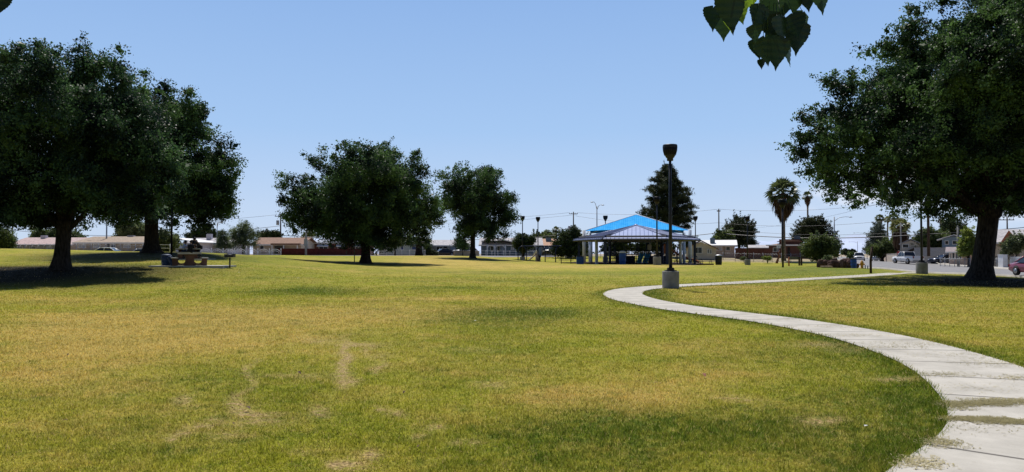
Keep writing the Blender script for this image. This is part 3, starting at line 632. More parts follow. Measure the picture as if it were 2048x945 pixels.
b=big('shade_tree','huge dark tree at the right edge with leaning thick trunk beside the street',1962,48,558,
 [(1760,190,85),(1700,280,88),(1840,115,85),(1860,265,120),(1960,230,125),(1930,60,95),(1790,330,68),(1880,345,72),(1985,370,80),(1650,320,52),(2010,20,110),(2070,160,130),(2070,330,105),(2150,250,120),(2010,415,42),(2080,410,45),(1572,291,8),(1588,296,9),(1603,300,9),(1602,236,9),(1618,245,10),(1655,163,11),(1668,175,12),(1718,95,11),(1730,108,12),(1772,68,12),(1700,148,10),(1590,322,9),(1862,405,12),(1846,431,9),(1880,425,12),(1875,400,9),(1905,430,16),(2040,430,18),(1990,435,20),(1945,440,16),(1715,372,34),(1655,370,26),(1760,382,24),(1620,270,26),(1690,190,26),(1640,230,26),(1770,100,26),(1960,400,36),(1900,405,13),(2130,60,120),(2170,360,80),(1900,150,105,-8),(2000,200,110,-8.5),(1830,190,70,-6),(2090,120,110,-9),(1830,30,24)],
 M_leafB,340000,.165,15,4.5,.56,(.60,0),limbs=14,clus=.27,shell=.45,spray=.10,zmin=4.15,gap=.04,knob=[(.62,-.2,4.3,.62),(.1,-.1,4.6,.5)],inner=.11)
# ------------------------------------------------------------------ the tree over the camera whose leaves hang into the view
t=thing('overhanging_tree','broad heart shaped leaves of a near branch hanging into the top of the view','tree',Vector((3.2,-4.6,H(3.2,-4.6))))
o=t.location; trunk(t,3.6,.3,[(-2,-1.5,6,.13),(2,-1,6.2,.13),(0,-2.5,6.8,.13)],seed=5)
crown('crown',[(-1.8,-1.5,6.4,1.8,1.8,1.3),(2,-1.2,6.6,1.9,1.9,1.3),(0,-2.6,7.2,2.2,2,1.4),(0,.2,6.6,1.9,1.2,1)],16000,.13,M_leafB,t,55)
ll=lambda p:Vector(p)-o
mb=MB(); e1=W(1545,-30,3.2); e1b=W(1440,-40,3.2); e2=W(5,-40,3.0)
st=Vector((3.3,-4.6,3.4))
mb.tube([ll(st),ll((2.9,-2.3,4.3)),ll((2.2,.6,4.1)),ll((1.6,2.4,3.4)),ll(e1)],[.1,.07,.04,.015,.006],8)
mb.tube([ll((2.2,.6,4.1)),ll((1.4,2.2,3.5)),ll(e1b)],[.025,.012,.005],7)
mb.tube([ll(st),ll((.6,-2.2,4.5)),ll((-1.2,.8,4.2)),ll((-2.0,2.4,3.3)),ll(e2)],[.09,.06,.035,.013,.005],8)
mb.build('branch',M_bark,t)
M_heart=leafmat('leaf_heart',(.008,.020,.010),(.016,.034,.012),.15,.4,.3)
M_heartY=leafmat('leaf_heart_lit',(.10,.17,.015),(.17,.25,.02),.5,.45,.3)  # brighter copy of the leaf, sunlight put into its yellow-green colour
def heart(px,py,d,L_,yaw,tilt,roll,m,node):
    """a hanging serrated heart-shaped leaf: (px,py) is where its stalk joins the blade"""
    mb=MB(); half=[(0,0),(.10,.07),(.26,.085),(.40,.0),(.46,-.14),(.44,-.30),(.36,-.47),(.25,-.63),(.13,-.79),(.05,-.92),(0,-1.06)]
    rows=[]
    k=24
    def hw(t): # halfwidth at t along the leaf
        z=-t; 
        for (a,za),(b_,zb) in zip(half[4:],half[5:]):
            if zb<=z<=za: return a+(b_-a)*((za-z)/(za-zb+1e-9))
        return .46*math.sqrt(max(0,1-((z+.14)/.25)**2)) if z>-.14 else 0
    for i in range(k+1):
        z=.09-(1.15)*i/k; w=hw(-z)*(1+.05*math.sin(i*2.6))
        if z>.02: w=.30*(1-(z-.02)/.09)
        cv=-.12*(z*z); row=[]
        for s_ in (-1,-.5,0,.5,1):
            notch=0
            x=s_*w; y=.10*abs(s_)*w*1.6+cv+.012*math.sin(z*30)*abs(s_)
            zz=z if not(z>0 and s_==0) else 0
            row.append((x*L_,y*L_,zz*L_))
        rows.append(row)
    vs=[v for r_ in rows for v in r_]; fs=[(i*5+j,i*5+j+1,(i+1)*5+j+1,(i+1)*5+j) for i in range(k) for j in range(4)]
    mb.add(vs,fs,True); ob=mb.build('leaf',m,t); p=W(px,py,d)
    ob.location=ll(p); ob.rotation_euler=(tilt,roll,yaw)
    # stalk
    sb=MB(); q=ob.rotation_euler.to_matrix()
    nd=Vector(node)-p
    sb.tube([ll(p)-ll(p),nd*.5+Vector((0,0,.004)),nd],[.0012,.0013,.0016],5); s_=sb.build('stalk',M_leafB,t); s_.location=ll(p)
    return ob
PXM=F/3.2
HL=[(1427,16,48,.35,.1,.05,0),(1447,22,62,-.5,.1,.0,0),(1462,-6,70,.2,.2,-.1,0),(1440,-14,52,.9,.1,.1,0),(1475,10,44,-.9,.1,-.3,1),(1459,28,36,.4,.2,-.2,1),(1495,-22,48,.1,.2,.1,0),(1506,-6,22,0,.3,.4,1),(1480,-16,50,.5,.1,.1,0),
(1515,58,40,.8,.15,.45,0),(1507,52,34,-.5,.15,-.1,0),(1512,80,42,.3,.1,-.2,0),(1523,120,19,.2,.1,0,0),(1530,76,56,-.5,.1,-.1,0),(1533,90,42,.9,.1,.1,0),(1556,76,62,.05,.12,.08,0),(1577,88,46,.8,.1,-.12,0),(1597,44,68,.15,.1,.1,0),(1586,30,48,-.6,.1,-.2,0),(1606,26,50,.5,.2,.15,0),(1523,12,50,.3,.1,.2,0),(1538,28,56,-.3,.2,-.15,0),(1547,-8,60,.1,.2,.05,0),(1561,34,52,.6,.1,-.2,0),(1572,-10,48,-.4,.1,.15,0),(1592,-24,54,-.1,.1,.1,0),(1612,-22,46,-.7,.15,-.1,0),(1600,-8,34,.4,.3,.3,1),(1641,-26,54,.35,.1,-.08,0),(1511,30,26,-1.0,.2,.3,0),(1548,60,44,-.8,.2,.2,0)]
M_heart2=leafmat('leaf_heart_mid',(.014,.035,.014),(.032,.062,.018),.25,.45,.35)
rh_=random.Random(3)
for i,(px,py,ln,ya,ti,ro,y_) in enumerate(HL):
    nx_=W(px+(1545-px)*.35,min(py-14,py*.35-20),3.2+.1*math.sin(i*3))
    heart(px,py,3.2+.13*math.sin(i*2.4),ln/PXM,ya,ti,ro,M_heartY if y_ else (M_heart,M_heart2,M_heart)[i%3],nx_)
heart(0,-14,3.0,48/500,.6,.1,.1,M_heart,W(2,-40,3.0)); heart(12,-22,3.05,40/500,-.4,.1,.05,M_heart,W(6,-42,3.0))
# ------------------------------------------------------------------ conifers, shrubs, background trees
def pine(px,d,top_py,half_px,label,low_py=455,seed=4):
    b0=G(px,d); t=thing('pine_tree',label,'tree',b0); h=mz(top_py,d)-b0.z; z0=mz(low_py,d)-b0.z
    rnd=random.Random(seed); mb=MB(); mb.tube([(0,0,-.5),(0,0,h*.5),(0,0,h*.97)],[.35,.22,.03],10); lobes=[]
    nl=70
    for i in range(nl):
        u=i/(nl-1); z=z0+(h-z0)*u; ln=half_px*d/F*(1-u**2.4)*(.55+.5*rnd.random())+.3; az=i*2.4+rnd.uniform(-.3,.3)
        e=Vector((math.cos(az)*ln,math.sin(az)*ln,z+.25*ln)); mb.tube([(0,0,z),e*.5+Vector((0,0,z*.5-.05*ln)),e],[.07,.045,.012],6)
        for f_ in (.45,.75,1.0):
            lobes.append((e.x*f_,e.y*f_,z+(e.z-z)*f_,.42+.12*ln,.42+.12*ln,.3+.04*ln))
    mb.build('trunk',M_bark,t); crown('crown',lobes,62000,.3,M_needle,t,seed,per=9,clus=.26,shell=.2,droop=-.5,spray=.08,asp=.22,inner=.04)
pine(1336,132,333,50,'tall layered pine behind the blue shade sail',462)
def shrub(name,label,px,d,specs,m,n,size,seed,cat='shrub',th=0.8,tr=.1,group=None,**kw):
    return simple_tree(name,label,px,d,specs,m,n,size,seed,th,tr,group,cat,**kw)
kw=dict(clus=.32,shell=.35,spray=.1)
shrub('umbrella_pine','rounded dark pine behind the left streetlamp and brown fence',1478,165,[(1478,455,24),(1460,462,18),(1495,465,20),(1485,478,20),(1462,482,16),(1505,487,13),(1478,450,16),(1500,455,12)],M_needle,15000,.38,21,'tree',4,.3,asp=.35,**kw)
shrub('leafy_tree','yellow green tree beside the dark pine above the white house roof',1445,150,[(1442,475,15),(1455,478,14),(1432,482,9),(1460,484,9)],M_leafM,4500,.36,22,'tree',3,.15,**kw)
shrub('umbrella_pine','wide domed dark pine behind the brown brick house',1630,170,[(1625,462,26),(1605,468,20),(1645,462,22),(1660,478,18),(1595,480,14),(1635,485,22),(1610,450,14),(1640,448,14),(1668,488,10),(1622,445,13)],M_needle,19000,.38,23,'tree',4,.3,asp=.35,**kw)
shrub('large_bush','large olive green bush at the street corner',1640,98,[(1640,493,22),(1622,497,18),(1660,497,18),(1640,505,22),(1612,503,11),(1672,506,10),(1655,485,12),(1630,482,11)],M_leafM,15000,.2,24,'bush',.6,.12,clus=.25,shell=.4,spray=.12)
shrub('large_bush','big dark green bush left of the blue shade sail',1140,128,[(1140,480,24),(1122,488,20),(1158,485,20),(1140,498,26),(1115,500,14),(1165,500,18),(1150,465,12),(1130,468,10)],M_leafD,15000,.25,25,'bush',.6,.15,clus=.28,shell=.4,spray=.12)
shrub('round_tree','small round dark tree behind the two lamps',1047,120,[(1045,482,15),(1036,488,10),(1055,488,12),(1045,495,13),(1062,480,8)],M_leafD,7500,.24,26,'tree',1.5,.14,**kw)
shrub('leafy_tree','mid green tree top behind the grey house right of the lamps',1078,170,[(1070,475,9),(1082,478,10),(1095,478,9)],M_leafM,2600,.35,27,'tree',3,.15,**kw)
shrub('leafy_tree','pale leafy tree top right of the far lamp',1098,185,[(1095,468,8),(1105,472,7),(1088,474,7)],M_leafC,2200,.35,28,'tree',3,.15,**kw)
shrub('weeping_tree','pale green weeping tree in front of the brown roofed house',487,102,[(487,462,18),(470,470,14),(505,470,14),(487,480,22),(468,488,12),(508,488,10),(490,452,11)],M_leafC,9000,.17,29,'tree',2.2,.14,droop=1.4,clus=.3,shell=.3,spray=.12,asp=.3)
shrub('bamboo_clump','tall yellowish bamboo like shrub beside the pale house',447,100,[(440,478,9),(452,478,10),(447,490,13),(436,490,8),(460,492,9),(445,466,7)],M_leafC,5200,.17,30,'bush',1,.05,droop=1.3,clus=.22,shell=.2,asp=.22)
shrub('leafy_tree','grey green tree behind the tan roofed house on the left',268,130,[(262,455,22),(250,462,16),(280,458,18),(265,470,22),(245,474,12),(290,470,12)],M_leafC,8500,.3,31,'tree',3,.2,**kw)
shrub('large_bush','sunlit green bush between the second tree trunk and the people',330,88,[(330,480,20),(318,486,16),(345,487,15),(330,492,20),(318,470,9),(308,490,9),(350,478,8)],M_leafC,9000,.2,32,'bush',.6,.1,clus=.26,shell=.4,spray=.12)
shrub('leafy_tree','dark tree behind the pale house with the rooftop cooler',400,150,[(395,470,16),(412,468,16),(428,472,14),(380,476,12)],M_leafD,5200,.32,33,'tree',3,.2,**kw)
shrub('leafy_tree','dark low trees behind the brown roof',540,150,[(530,470,9),(545,470,10),(555,474,9),(520,470,7)],M_leafD,3600,.3,34,'tree',3,.15,**kw)
shrub('leafy_tree','small tree top showing over the brick house roof',618,160,[(612,475,9),(622,470,8)],M_leafM,1700,.3,35,'tree',3,.15,**kw)
shrub('leafy_tree','pale tree top behind the brick house beneath the wide tree',690,165,[(685,474,9),(697,472,9)],M_leafC,1700,.3,36,'tree',3,.15,**kw)
shrub('large_bush','dark green bush at the far left edge of the photo',8,72,[(4,475,22),(-16,470,26),(14,485,14),(0,490,20),(20,490,8)],M_leafM,10000,.17,37,'bush',1,.12,clus=.25,shell=.4)
shrub('leafy_tree','yellow green tree behind the first thick trunk on the left',150,125,[(147,475,12),(160,477,9),(135,470,12)],M_leafM,3200,.26,38,'tree',2.5,.12,**kw)
shrub('leafy_tree','small yellowish tree above the white roof at far left',80,125,[(80,468,12),(92,472,10),(70,476,9),(105,472,14)],M_leafM,4200,.26,39,'tree',2.5,.12,**kw)
shrub('leafy_tree','feathery tree between the slim park tree and the light grey house',925,132,[(922,488,9),(918,480,8),(930,495,8)],M_leafD,1800,.25,40,'tree',1.5,.1,**kw)
shrub('round_bush','dark round bush beside the grey house with the garage',856,134,[(856,497,8),(856,504,9),(864,507,6)],M_leafD,3200,.17,41,'bush',.4,.1,clus=.15,shell=.6,spray=0)
shrub('low_bush','low clipped bush next to the parked dark car',866,133,[(868,505,5),(872,508,5)],M_leafD,1300,.17,42,'bush',.2,.05,clus=.15,shell=.6,spray=0)
shrub('leafy_tree','low leafy branches tree in front of the pale green house',852,120,[(790,480,10),(800,486,8),(782,486,8)],M_leafM,2200,.22,43,'tree',2,.1,base=G(790,120),**kw)
# right side
shrub('tall_conifer','tall grey green conifer left of the palms',1752,180,[(1755,462,13),(1748,472,12),(1762,472,13),(1752,485,17),(1740,492,11),(1756,452,9),(1768,484,12),(1735,500,9)],M_cyp,8500,.38,51,'tree',3,.25,clus=.4,shell=.2,spray=.15,asp=.3)
shrub('hedge_trees','dense green trees at the foot of the far palms',1765,158,[(1752,500,13),(1770,494,15),(1785,492,14),(1742,505,9),(1762,506,12),(1780,504,12)],M_leafM,8500,.3,52,'tree',1,.2,**kw)
shrub('large_bush','dense dark green tree above the grey block wall',1862,138,[(1860,482,22),(1842,486,18),(1880,480,18),(1865,470,16),(1850,472,14),(1888,474,12),(1835,496,12),(1870,492,18)],M_leafM,13000,.27,53,'tree',1.5,.2,clus=.3,shell=.4,spray=.14)
shrub('yellow_tree','yellow green tree in front of the beige house',1937,92,[(1935,492,15),(1928,500,12),(1945,498,13),(1940,478,11),(1938,465,10),(1925,505,7)],M_leafY,8000,.2,54,'tree',1.5,.12,clus=.25,shell=.35,spray=.12)
shrub('leafy_tree','dark branching tree behind the blue house',1905,150,[(1900,452,13),(1915,455,14),(1892,460,10),(1925,462,12),(1908,466,10)],M_leafD,5500,.32,56,'tree',3,.2,**kw)
shrub('garden_shrub','sunlit shrub in front of the cream house at the right edge',2024,84,[(2020,488,12),(2030,482,12),(2015,495,11),(2028,496,12),(2040,480,12),(2048,488,14),(2012,505,7)],M_leafC,9000,.18,57,'bush',.8,.1,clus=.2,shell=.4,spray=.1)
shrub('distant_tree','flat topped dark tree far down the street',1694,300,[(1690,505,7),(1700,505,7),(1708,507,6)],M_needle,2200,.6,58,'tree',2,.2,clus=.4)
shrub('distant_tree','low bush far down the street behind the white pickup',1706,260,[(1700,512,6),(1712,512,6),(1706,510,5)],M_leafM,1800,.5,59,'bush',.5,.1,clus=.35)
shrub('desert_bush','small pale bush on the dry bank by the brown fence',1535,112,[(1530,517,3.5),(1538,517.5,4)],M_leafY,900,.15,60,'bush',.2,.04,clus=.14)
shrub('desert_bush','small dry bush beside the streetlamp base at the bank',1490,112,[(1488,517,3),(1484,518,2.5)],M_leafC,600,.15,61,'bush',.2,.04,clus=.14)
shrub('desert_bush','straggly pale shrub above the brown rocks',1655,86,[(1655,517,4),(1650,521,3.5),(1660,515,3)],M_leafC,900,.14,62,'bush',.2,.04,clus=.16)
# palms
palm('fan_palm','large fan palm with round brown skirt behind a black lamp in the lawn',1567,120,361,2.9,1.65,4.3,seed=1,tr=.28,nf=64)
palm('fan_palm','tall thin palm right of the large fan palm, small crown',1616,215,384,1.7,.8,3.0,seed=2,tr=.24,nf=34)
palm('fan_palm','slim tall palm, leftmost of the cluster beyond the street',1760,190,430,1.35,.6,1.9,'palms beyond the street',3,tr=.22)
palm('fan_palm','slim palm standing between two others beyond the street',1774,205,434,1.2,.4,.8,'palms beyond the street',4,tr=.2,lean=.3,leafm=M_palmY)
palm('fan_palm','slim tall palm just left of the stout skirted palm',1783,195,427,1.6,.55,1.5,'palms beyond the street',5,tr=.22,lean=.6)
palm('stout_palm','stout yellowish palm with thick brown skirt behind the concrete post',1801,150,438,2.2,1.35,6.0,seed=6,tr=.5,leafm=M_palmY,nf=60)
palm('fan_palm','small distant palm seen over the roof right of the stout palm',1817,230,469,.9,.3,.5,seed=7,tr=.2)
palm('fan_palm','palm partly hidden by the right tree foliage',1899,190,430,2.1,.8,2.4,seed=8,tr=.28)
palm('fan_palm','thin dead topped palm beside the hidden palm',1883,200,437,1.0,.4,1.4,seed=9,tr=.2,leafm=M_dead)
palm('fan_palm','small dark palm on the skyline left of the utility pole',1112,190,454,1.3,.5,.8,seed=10,tr=.3)
palm('fan_palm','short palm with shaggy brown trunk in front of the pale green house',838,122,456,2.3,.65,.9,seed=11,tr=.5,leafm=M_palm)
palm('fan_palm','tall palm trunk with brown skirt seen below the wide tree, left one',796,190,425,1.5,.75,2.9,'palms behind the pale green house',12,tr=.22)
palm('fan_palm','tall palm with thicker brown skirt below the wide tree, right one',801,180,420,1.6,.85,3.0,'palms behind the pale green house',13,tr=.25)
palm('fan_palm','small palm above the white roof at far left',70,170,447,1.4,.5,.9,seed=14,tr=.25,leafm=M_palm)
# ------------------------------------------------------------------ lamps in the park
def lamp_proto():
    t=thing('street_lamp','x','street lamp',(0,0,0)); mb=MB()
    mb.lathe([(.39,-.3),(.40,.0),(.40,.78),(.385,.82),(.0,.82)],28); mb.build('concrete_base',M_conc,t)
    mb=MB(); mb.box((0,0,.845),(.5,.5,.05),bev=.01); mb.box((0,0,.93),(.3,.3,.12),bev=.02)
    for a in range(4): mb.tube([(.19*math.cos(a*1.571+.785),.19*math.sin(a*1.571+.785),.86),(.19*math.cos(a*1.571+.785),.19*math.sin(a*1.571+.785),.93)],.02,6)
    mb.build('base_plate',M_black,t)
    mb=MB(); mb.tube([(0,0,.9),(0,0,3.4),(0,0,6.2)],[.085,.075,.062],14); mb.build('pole',M_black,t)
    mb=MB(); mb.lathe([(.14,6.12),(.15,6.14),(.15,6.25),(.19,6.27),(.27,6.42),(.325,6.6),(.345,6.76),(.35,6.86),(.33,6.9),(.15,6.915),(0,6.92)],28)
    for k in range(20):
        a=2*math.pi*k/20; c,s_=math.cos(a),math.sin(a); mb.tube([(.27*c,.27*s_,6.38),(.332*c,.332*s_,6.6),(.35*c,.35*s_,6.8)],.007,5)
    h=mb.build('lamp_head',M_black,t)
    mb=MB(); mb.lathe([(.2,6.31),(.278,6.43),(.329,6.6),(.347,6.74)],28); mb.build('diffuser',mat('smoky_lens',(.012,.011,.012),.6,0,.1,3,spec=.1),h)
    return t
LP=lamp_proto(); LP.location=G(1341,36)
LP['label']='nearest black lamp on a round concrete base beside the footpath bend'
LAMPS=[(1314,76,'black lamp on round concrete base in front of the picnic pavilion'),
(1495,107,'black lamp by the dry bank between the white house and the large fan palm'),
(1843,55,'black lamp on thick concrete base by the street near the parked white pickup'),
(1045,112,'left one of the two lamps rising through the swing set'),
(1076,117,'right one of the two lamps near the swing set'),
(1211,111,'black lamp whose head stands above the left slope of the blue sail'),
(1391,112,'black lamp just right of the blue shade sail and pine')]
for px,d,lab in LAMPS: dup(LP,G(px,d),label=lab,group='black park lamps')
LP['group']='black park lamps'
def nobase(o_):
    for c_ in list(o_.children):
        if c_.name.startswith(('concrete_base','base_plate')): bpy.data.objects.remove(c_,do_unlink=True)
        elif c_.name.startswith('pole'): c_.location.z=-.35; c_.scale.z=1.0
        else: c_.location.z=-.35
l=dup(LP,G(1565.5,66)+Vector((0,0,-.42)),label='black lamp without visible concrete base, rising in front of the large fan palm',group='black park lamps')
nobase(l)
# a thin lamp on the left between the trees
for px,d,lab in ((343,58,'thin black lamp pole beneath the second tree on the left'),):
    nobase(dup(LP,G(px,d)-Vector((0,0,.45)),label=lab,group='black park lamps'))
# ------------------------------------------------------------------ pavilion
M_roofm=mat('standing_seam_metal',(.19,.23,.38),.45,.35,.06,1.5)
M_roofu=mat('roof_underside',(.40,.38,.34),.8,0,.1,2)
D=91.5; pc=G(1272,D); pc.z=H(pc.x,D-3); t=thing('picnic_pavilion','hexagonal picnic pavilion with grey blue metal hip roof and navy posts','pavilion',pc)
RR=7.65; t.rotation_euler=(0,0,-math.atan2(pc.x,D)); ez=1.72+CAMZ-pc.z; az_=W(1272,451,D).z-pc.z
VX=[(7.65,0,ez),(3.75,8.4,ez),(-3.75,8.4,ez),(-7.65,0,ez),(-3.75,-8.4,ez),(3.75,-8.4,ez)]
mb=MB()
for i in range(6):
    a,b_=Vector(VX[i]),Vector(VX[(i+1)%6]); ap=Vector((0,0,az_)); mb.quad(a,b_,ap)
    e=(b_-a); inw=(ap-(a+b_)/2); nrm=e.cross(inw).normalized()
    if nrm.z<0: nrm=-nrm
    k=16
    for j in range(1,k):
        t_=j/k; p0=a+e*t_; f=1-abs(2*t_-1); p1=p0+inw*f*.985
        if f>.04: mb.tube([p0+nrm*.02,p1+nrm*.02],.03,4,smooth=False)
    mb.tube([a+nrm*.03,ap+Vector((0,0,.03))],.07,6)
mb.lathe([(.35,az_-.08),(.2,az_+.1),(0,az_+.16)],12)
mb.build('roof',M_roofm,t)
mb=MB()
for i in range(6):
    a,b_=Vector(VX[i]),Vector(VX[(i+1)%6]); mb.tube([a-Vector((0,0,.10)),b_-Vector((0,0,.10))],.10,4,smooth=False)
mb.build('fascia',M_navy,t)
mb=MB()
for i in range(6):
    a,b_=Vector(VX[i])*.985,Vector(VX[(i+1)%6])*.985; dz=Vector((0,0,.14)); mb.quad(a-dz,b_-dz,Vector((0,0,az_-.16)))
mb.build('ceiling',M_roofu,t)
for i in range(6):
    p=Vector(VX[i]); q=Vector((p.x*.91,p.y*.91,0)); mb=MB(); mb.box((q.x,q.y,(ez+.3)/2-.1),(.26,.26,ez+.55),rz=R(60*i))
    for s_ in (1,-1):
        o_=Vector(VX[(i+s_)%6])*.91; dr=(o_-q); dr.z=0; dr.normalize(); mb.tube([(q.x,q.y,ez-.75),(q.x+dr.x*1.1,q.y+dr.y*1.1,ez+.15)],.07,6)
    mb.build('post',M_navy,t)
mb=MB()
for i in range(6):
    a=Vector(VX[i])*.91; b_=Vector(VX[(i+1)%6])*.91; mb.tube([(a.x,a.y,ez+.22),(b_.x,b_.y,ez+.22)],.11,4,smooth=False)
    mb.tube([(a.x,a.y,ez+.3),(0,0,az_-.35)],.08,4,smooth=False)
mb.build('beam',M_navyD,t)
slab=MB(); slab.lathe([(7.2,-.3),(7.2,.02),(0,.03)],6); tag(slab.build('pavilion_floor',M_conc,None,loc=pc,rz=-math.atan2(pc.x,D)),'concrete floor slab under the picnic pavilion','floor',kind='structure')
# ------------------------------------------------------------------ blue shade sail
m,nt,out=nm('sail_fabric'); L=nt.links.new
tc=N(nt,'ShaderNodeTexCoord'); no=N(nt,'ShaderNodeTexNoise'); no.inputs['Scale'].default_value=1.2; no.inputs['Detail'].default_value=8; no.inputs['Roughness'].default_value=.7; L(tc.outputs['Object'],no.inputs[0])
wv=N(nt,'ShaderNodeTexWave'); wv.inputs['Scale'].default_value=1.1; wv.inputs['Distortion'].default_value=1; L(tc.outputs['Object'],wv.inputs[0])
mx=N(nt,'ShaderNodeMix',data_type='RGBA'); mx.inputs[6].default_value=(.03,.33,.78,1); mx.inputs[7].default_value=(.09,.47,.93,1); ad=N(nt,'ShaderNodeMath',operation='MULTIPLY_ADD'); ad.inputs[1].default_value=.15; L(wv.outputs[1],ad.inputs[0]); L(no.outputs[0],ad.inputs[2]); 
r=N(nt,'ShaderNodeMapRange'); r.inputs[1].default_value=.4; r.inputs[2].default_value=.75; L(ad.outputs[0],r.inputs[0]); L(r.outputs[0],mx.inputs[0])
d1=N(nt,'ShaderNodeBsdfDiffuse'); t1=N(nt,'ShaderNodeBsdfTranslucent'); gg=N(nt,'ShaderNodeNewGeometry'); mb_=N(nt,'ShaderNodeMix',data_type='RGBA'); mb_.inputs[7].default_value=(.01,.11,.48,1); L(gg.outputs['Backfacing'],mb_.inputs[0]); L(mx.outputs[2],mb_.inputs[6]); L(mb_.outputs[2],d1.inputs[0]); L(mx.outputs[2],t1.inputs[0]); ms=N(nt,'ShaderNodeMixShader'); ms.inputs[0].default_value=.02; L(d1.outputs[0],ms.inputs[1]); L(t1.outputs[0],ms.inputs[2]); L(ms.outputs[0],out.inputs[0]); M_sail=m  # shade of the underside is put into a darker back-face blue
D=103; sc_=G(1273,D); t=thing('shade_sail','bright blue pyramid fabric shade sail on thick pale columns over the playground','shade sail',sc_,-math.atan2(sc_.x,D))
hx,hy=6.75,6.2; ce=W(1273,462,96.5).z-sc_.z; ca=W(1273,429.5,D).z-sc_.z
cor=[Vector((-hx,-hy,ce)),Vector((hx,-hy,ce)),Vector((hx,hy,ce)),Vector((-hx,hy,ce))]; ap=Vector((0,0,ca)); mb=MB(); n=12
for i in range(4):
    a,b_=cor[i],cor[(i+1)%4]; grid=[]
    for u in range(n+1):
        row=[]
        for v in range(n+1):
            e=a.lerp(b_,v/n); sag=math.sin(math.pi*v/n)*.55*(1-u/n); inn=((a+b_)/2*-1); inn.z=0
            p=(e+inn.normalized()*sag*.6).lerp(ap,u/n)+Vector((0,0,-.12*math.sin(math.pi*v/n)*math.sin(math.pi*u/n)+.22*math.sin(math.pi*v/n)*(1-u/n)))
            row.append(p)
        grid.append(row)
    vs=[p for r_ in grid for p in r_]; mb.add(vs,[(u*(n+1)+v,u*(n+1)+v+1,(u+1)*(n+1)+v+1,(u+1)*(n+1)+v) for u in range(n) for v in range(n)],True)
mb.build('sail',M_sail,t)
mb=MB()
for i in range(4): mb.tube([cor[i],ap],.07,6)
mb.build('roof_frame',M_colblue,t)
for i,(x,y) in enumerate([(-hx,-hy),(hx,-hy),(hx,hy),(-hx,hy)]):
    mb=MB(); mb.tube([(x,y,-.4),(x,y,ce+.1)],.22,14); mb.lathe([(.32,0),(.32,.06),(0,.07)],14,(x,y,0)); mb.build('column',M_white if i in(0,) else M_colblue,t)
# extra slim arched columns seen inside the structure
for px,lab,mm in ((1182,'pale blue round column left inside the playground',M_colblue),(1193,'second pale column with arched top left inside the playground',M_colblue),(1361,'pale column with arched top right of the orange slide',M_white),(1368,'pale blue column beside the arched one on the right',M_colblue)):
    dd=99 if px in(1182,1368) else 95; p=G(px,dd); q=thing('column',lab,'column',p); mb=MB(); mb.tube([(0,0,-.3),(0,0,2.9)],.2,12)
    if px in (1193,1361):
        s_=1 if px==1193 else -1; mb.tube([(0,0,2.9),(s_*-.15,0,3.15),(s_*-.6,0,3.3)],[.2,.17,.12],10)
    mb.build('shaft',mm,q); mb=MB(); mb.lathe([(.3,0),(.3,.05),(0,.06)],12); mb.build('foot_plate',mm,q)
# dark wood-chip play surface
M_mulch=mat('wood_chip',(.075,.05,.035),.95,0,.4,9,.8,40)
mb=MB(); a_=-math.atan2(sc_.x,103); n=10
for i in range(n):
    for j in range(n):
        P=[]
        for u,v in ((i,j),(i+1,j),(i+1,j+1),(i,j+1)):
            q=Matrix.Rotation(a_,3,'Z')@Vector((-9.5+19*u/n,-8+17*v/n,0)); X_,Y_=sc_.x+q.x,103+q.y; P.append((X_,Y_,H(X_,Y_)+.05))
        mb.add(P,[(0,1,2,3)])
tag(mb.build('play_surface',M_mulch),'dark wood chip ground under the blue sail','play surface',kind='structure')
mb=MB()
for x in (-9.5,-3,3):
    q0=Matrix.Rotation(a_,3,'Z')@Vector((x,-8,0)); q1=Matrix.Rotation(a_,3,'Z')@Vector((x+6.5,-8,0)); z=H(sc_.x+(q0.x+q1.x)/2,103+(q0.y+q1.y)/2)
    mb.tube([(sc_.x+q0.x,103+q0.y,z+.1),(sc_.x+q1.x,103+q1.y,z+.1)],.12,6)
tag(mb.build('timber_edging',M_wood),'dark timber edging in front of the wood chip play area','edging',kind='structure')
# ------------------------------------------------------------------ play structure, slides
M_blueP=mat('blue_plastic',(.02,.08,.33),.4,0,.08,2); M_ltblue=mat('light_blue_slide',(.08,.42,.72),.35,0,.1,2,spec=.5); M_or=mat('brown_orange_plastic',(.42,.12,.035),.5,0,.1,2); M_tan=mat('tan_plastic',(.5,.45,.36),.6,0,.08,2)
ps=G(1298,101); t=thing('play_structure','climbing structure with brown orange panels and platforms beneath the blue sail','play structure',ps)
mb=MB()
for x in (-4.6,-3.2,-1.6,-.2,1.4,2.8,4.0):
    for y in (-.8,.8): mb.tube([(x,y,-.2),(x,y,2.9 if -3<x<3 else 2.4)],.06,8)
mb.build('post_frame',M_navyD,t)
for x in (-3.9,-2.4,.6,2.1): mb=MB(); mb.box((x,.4,.6),(1.2,.08,1.0),bev=.02); mb.build('lower_panel',M_navy,t)
mb=MB()
for x in (-5.4,-5.0): mb.tube([(x,-.6,0),(x+.1,-.3,1.5),(x+.5,.2,1.7)],.04,6)
for z in (.35,.75,1.15,1.5): mb.tube([(-5.5,-.5,z),(-4.3,-.2,z)],.03,6)
mb.build('climber',M_navy,t); mb=MB()
for x in (3.5,4.6): mb.tube([(x,-.6,0),(x+.1,-.3,1.5),(x+.5,.2,1.7)],.04,6)
for z in (.35,.75,1.15,1.5): mb.tube([(3.3,-.7,z),(4.8,-.4,z)],.03,6)
mb.build('climber',M_navy,t)
mb=MB(); mb.box((-2.4,0,1.25),(1.7,1.7,.1)); mb.box((.6,0,1.45),(1.7,1.7,.1)); mb.box((2.1,0,1.2),(1.4,1.7,.1)); mb.box((-3.9,0,.9),(1.4,1.7,.1)); mb.build('platform',M_navyD,t)
mb=MB(); mb.box((2.1,-.85,2.05),(1.35,.06,1.4),bev=.02); mb.box((1.55,-.87,1.2),(.2,.06,.3)); mb.build('panel',M_or,t)
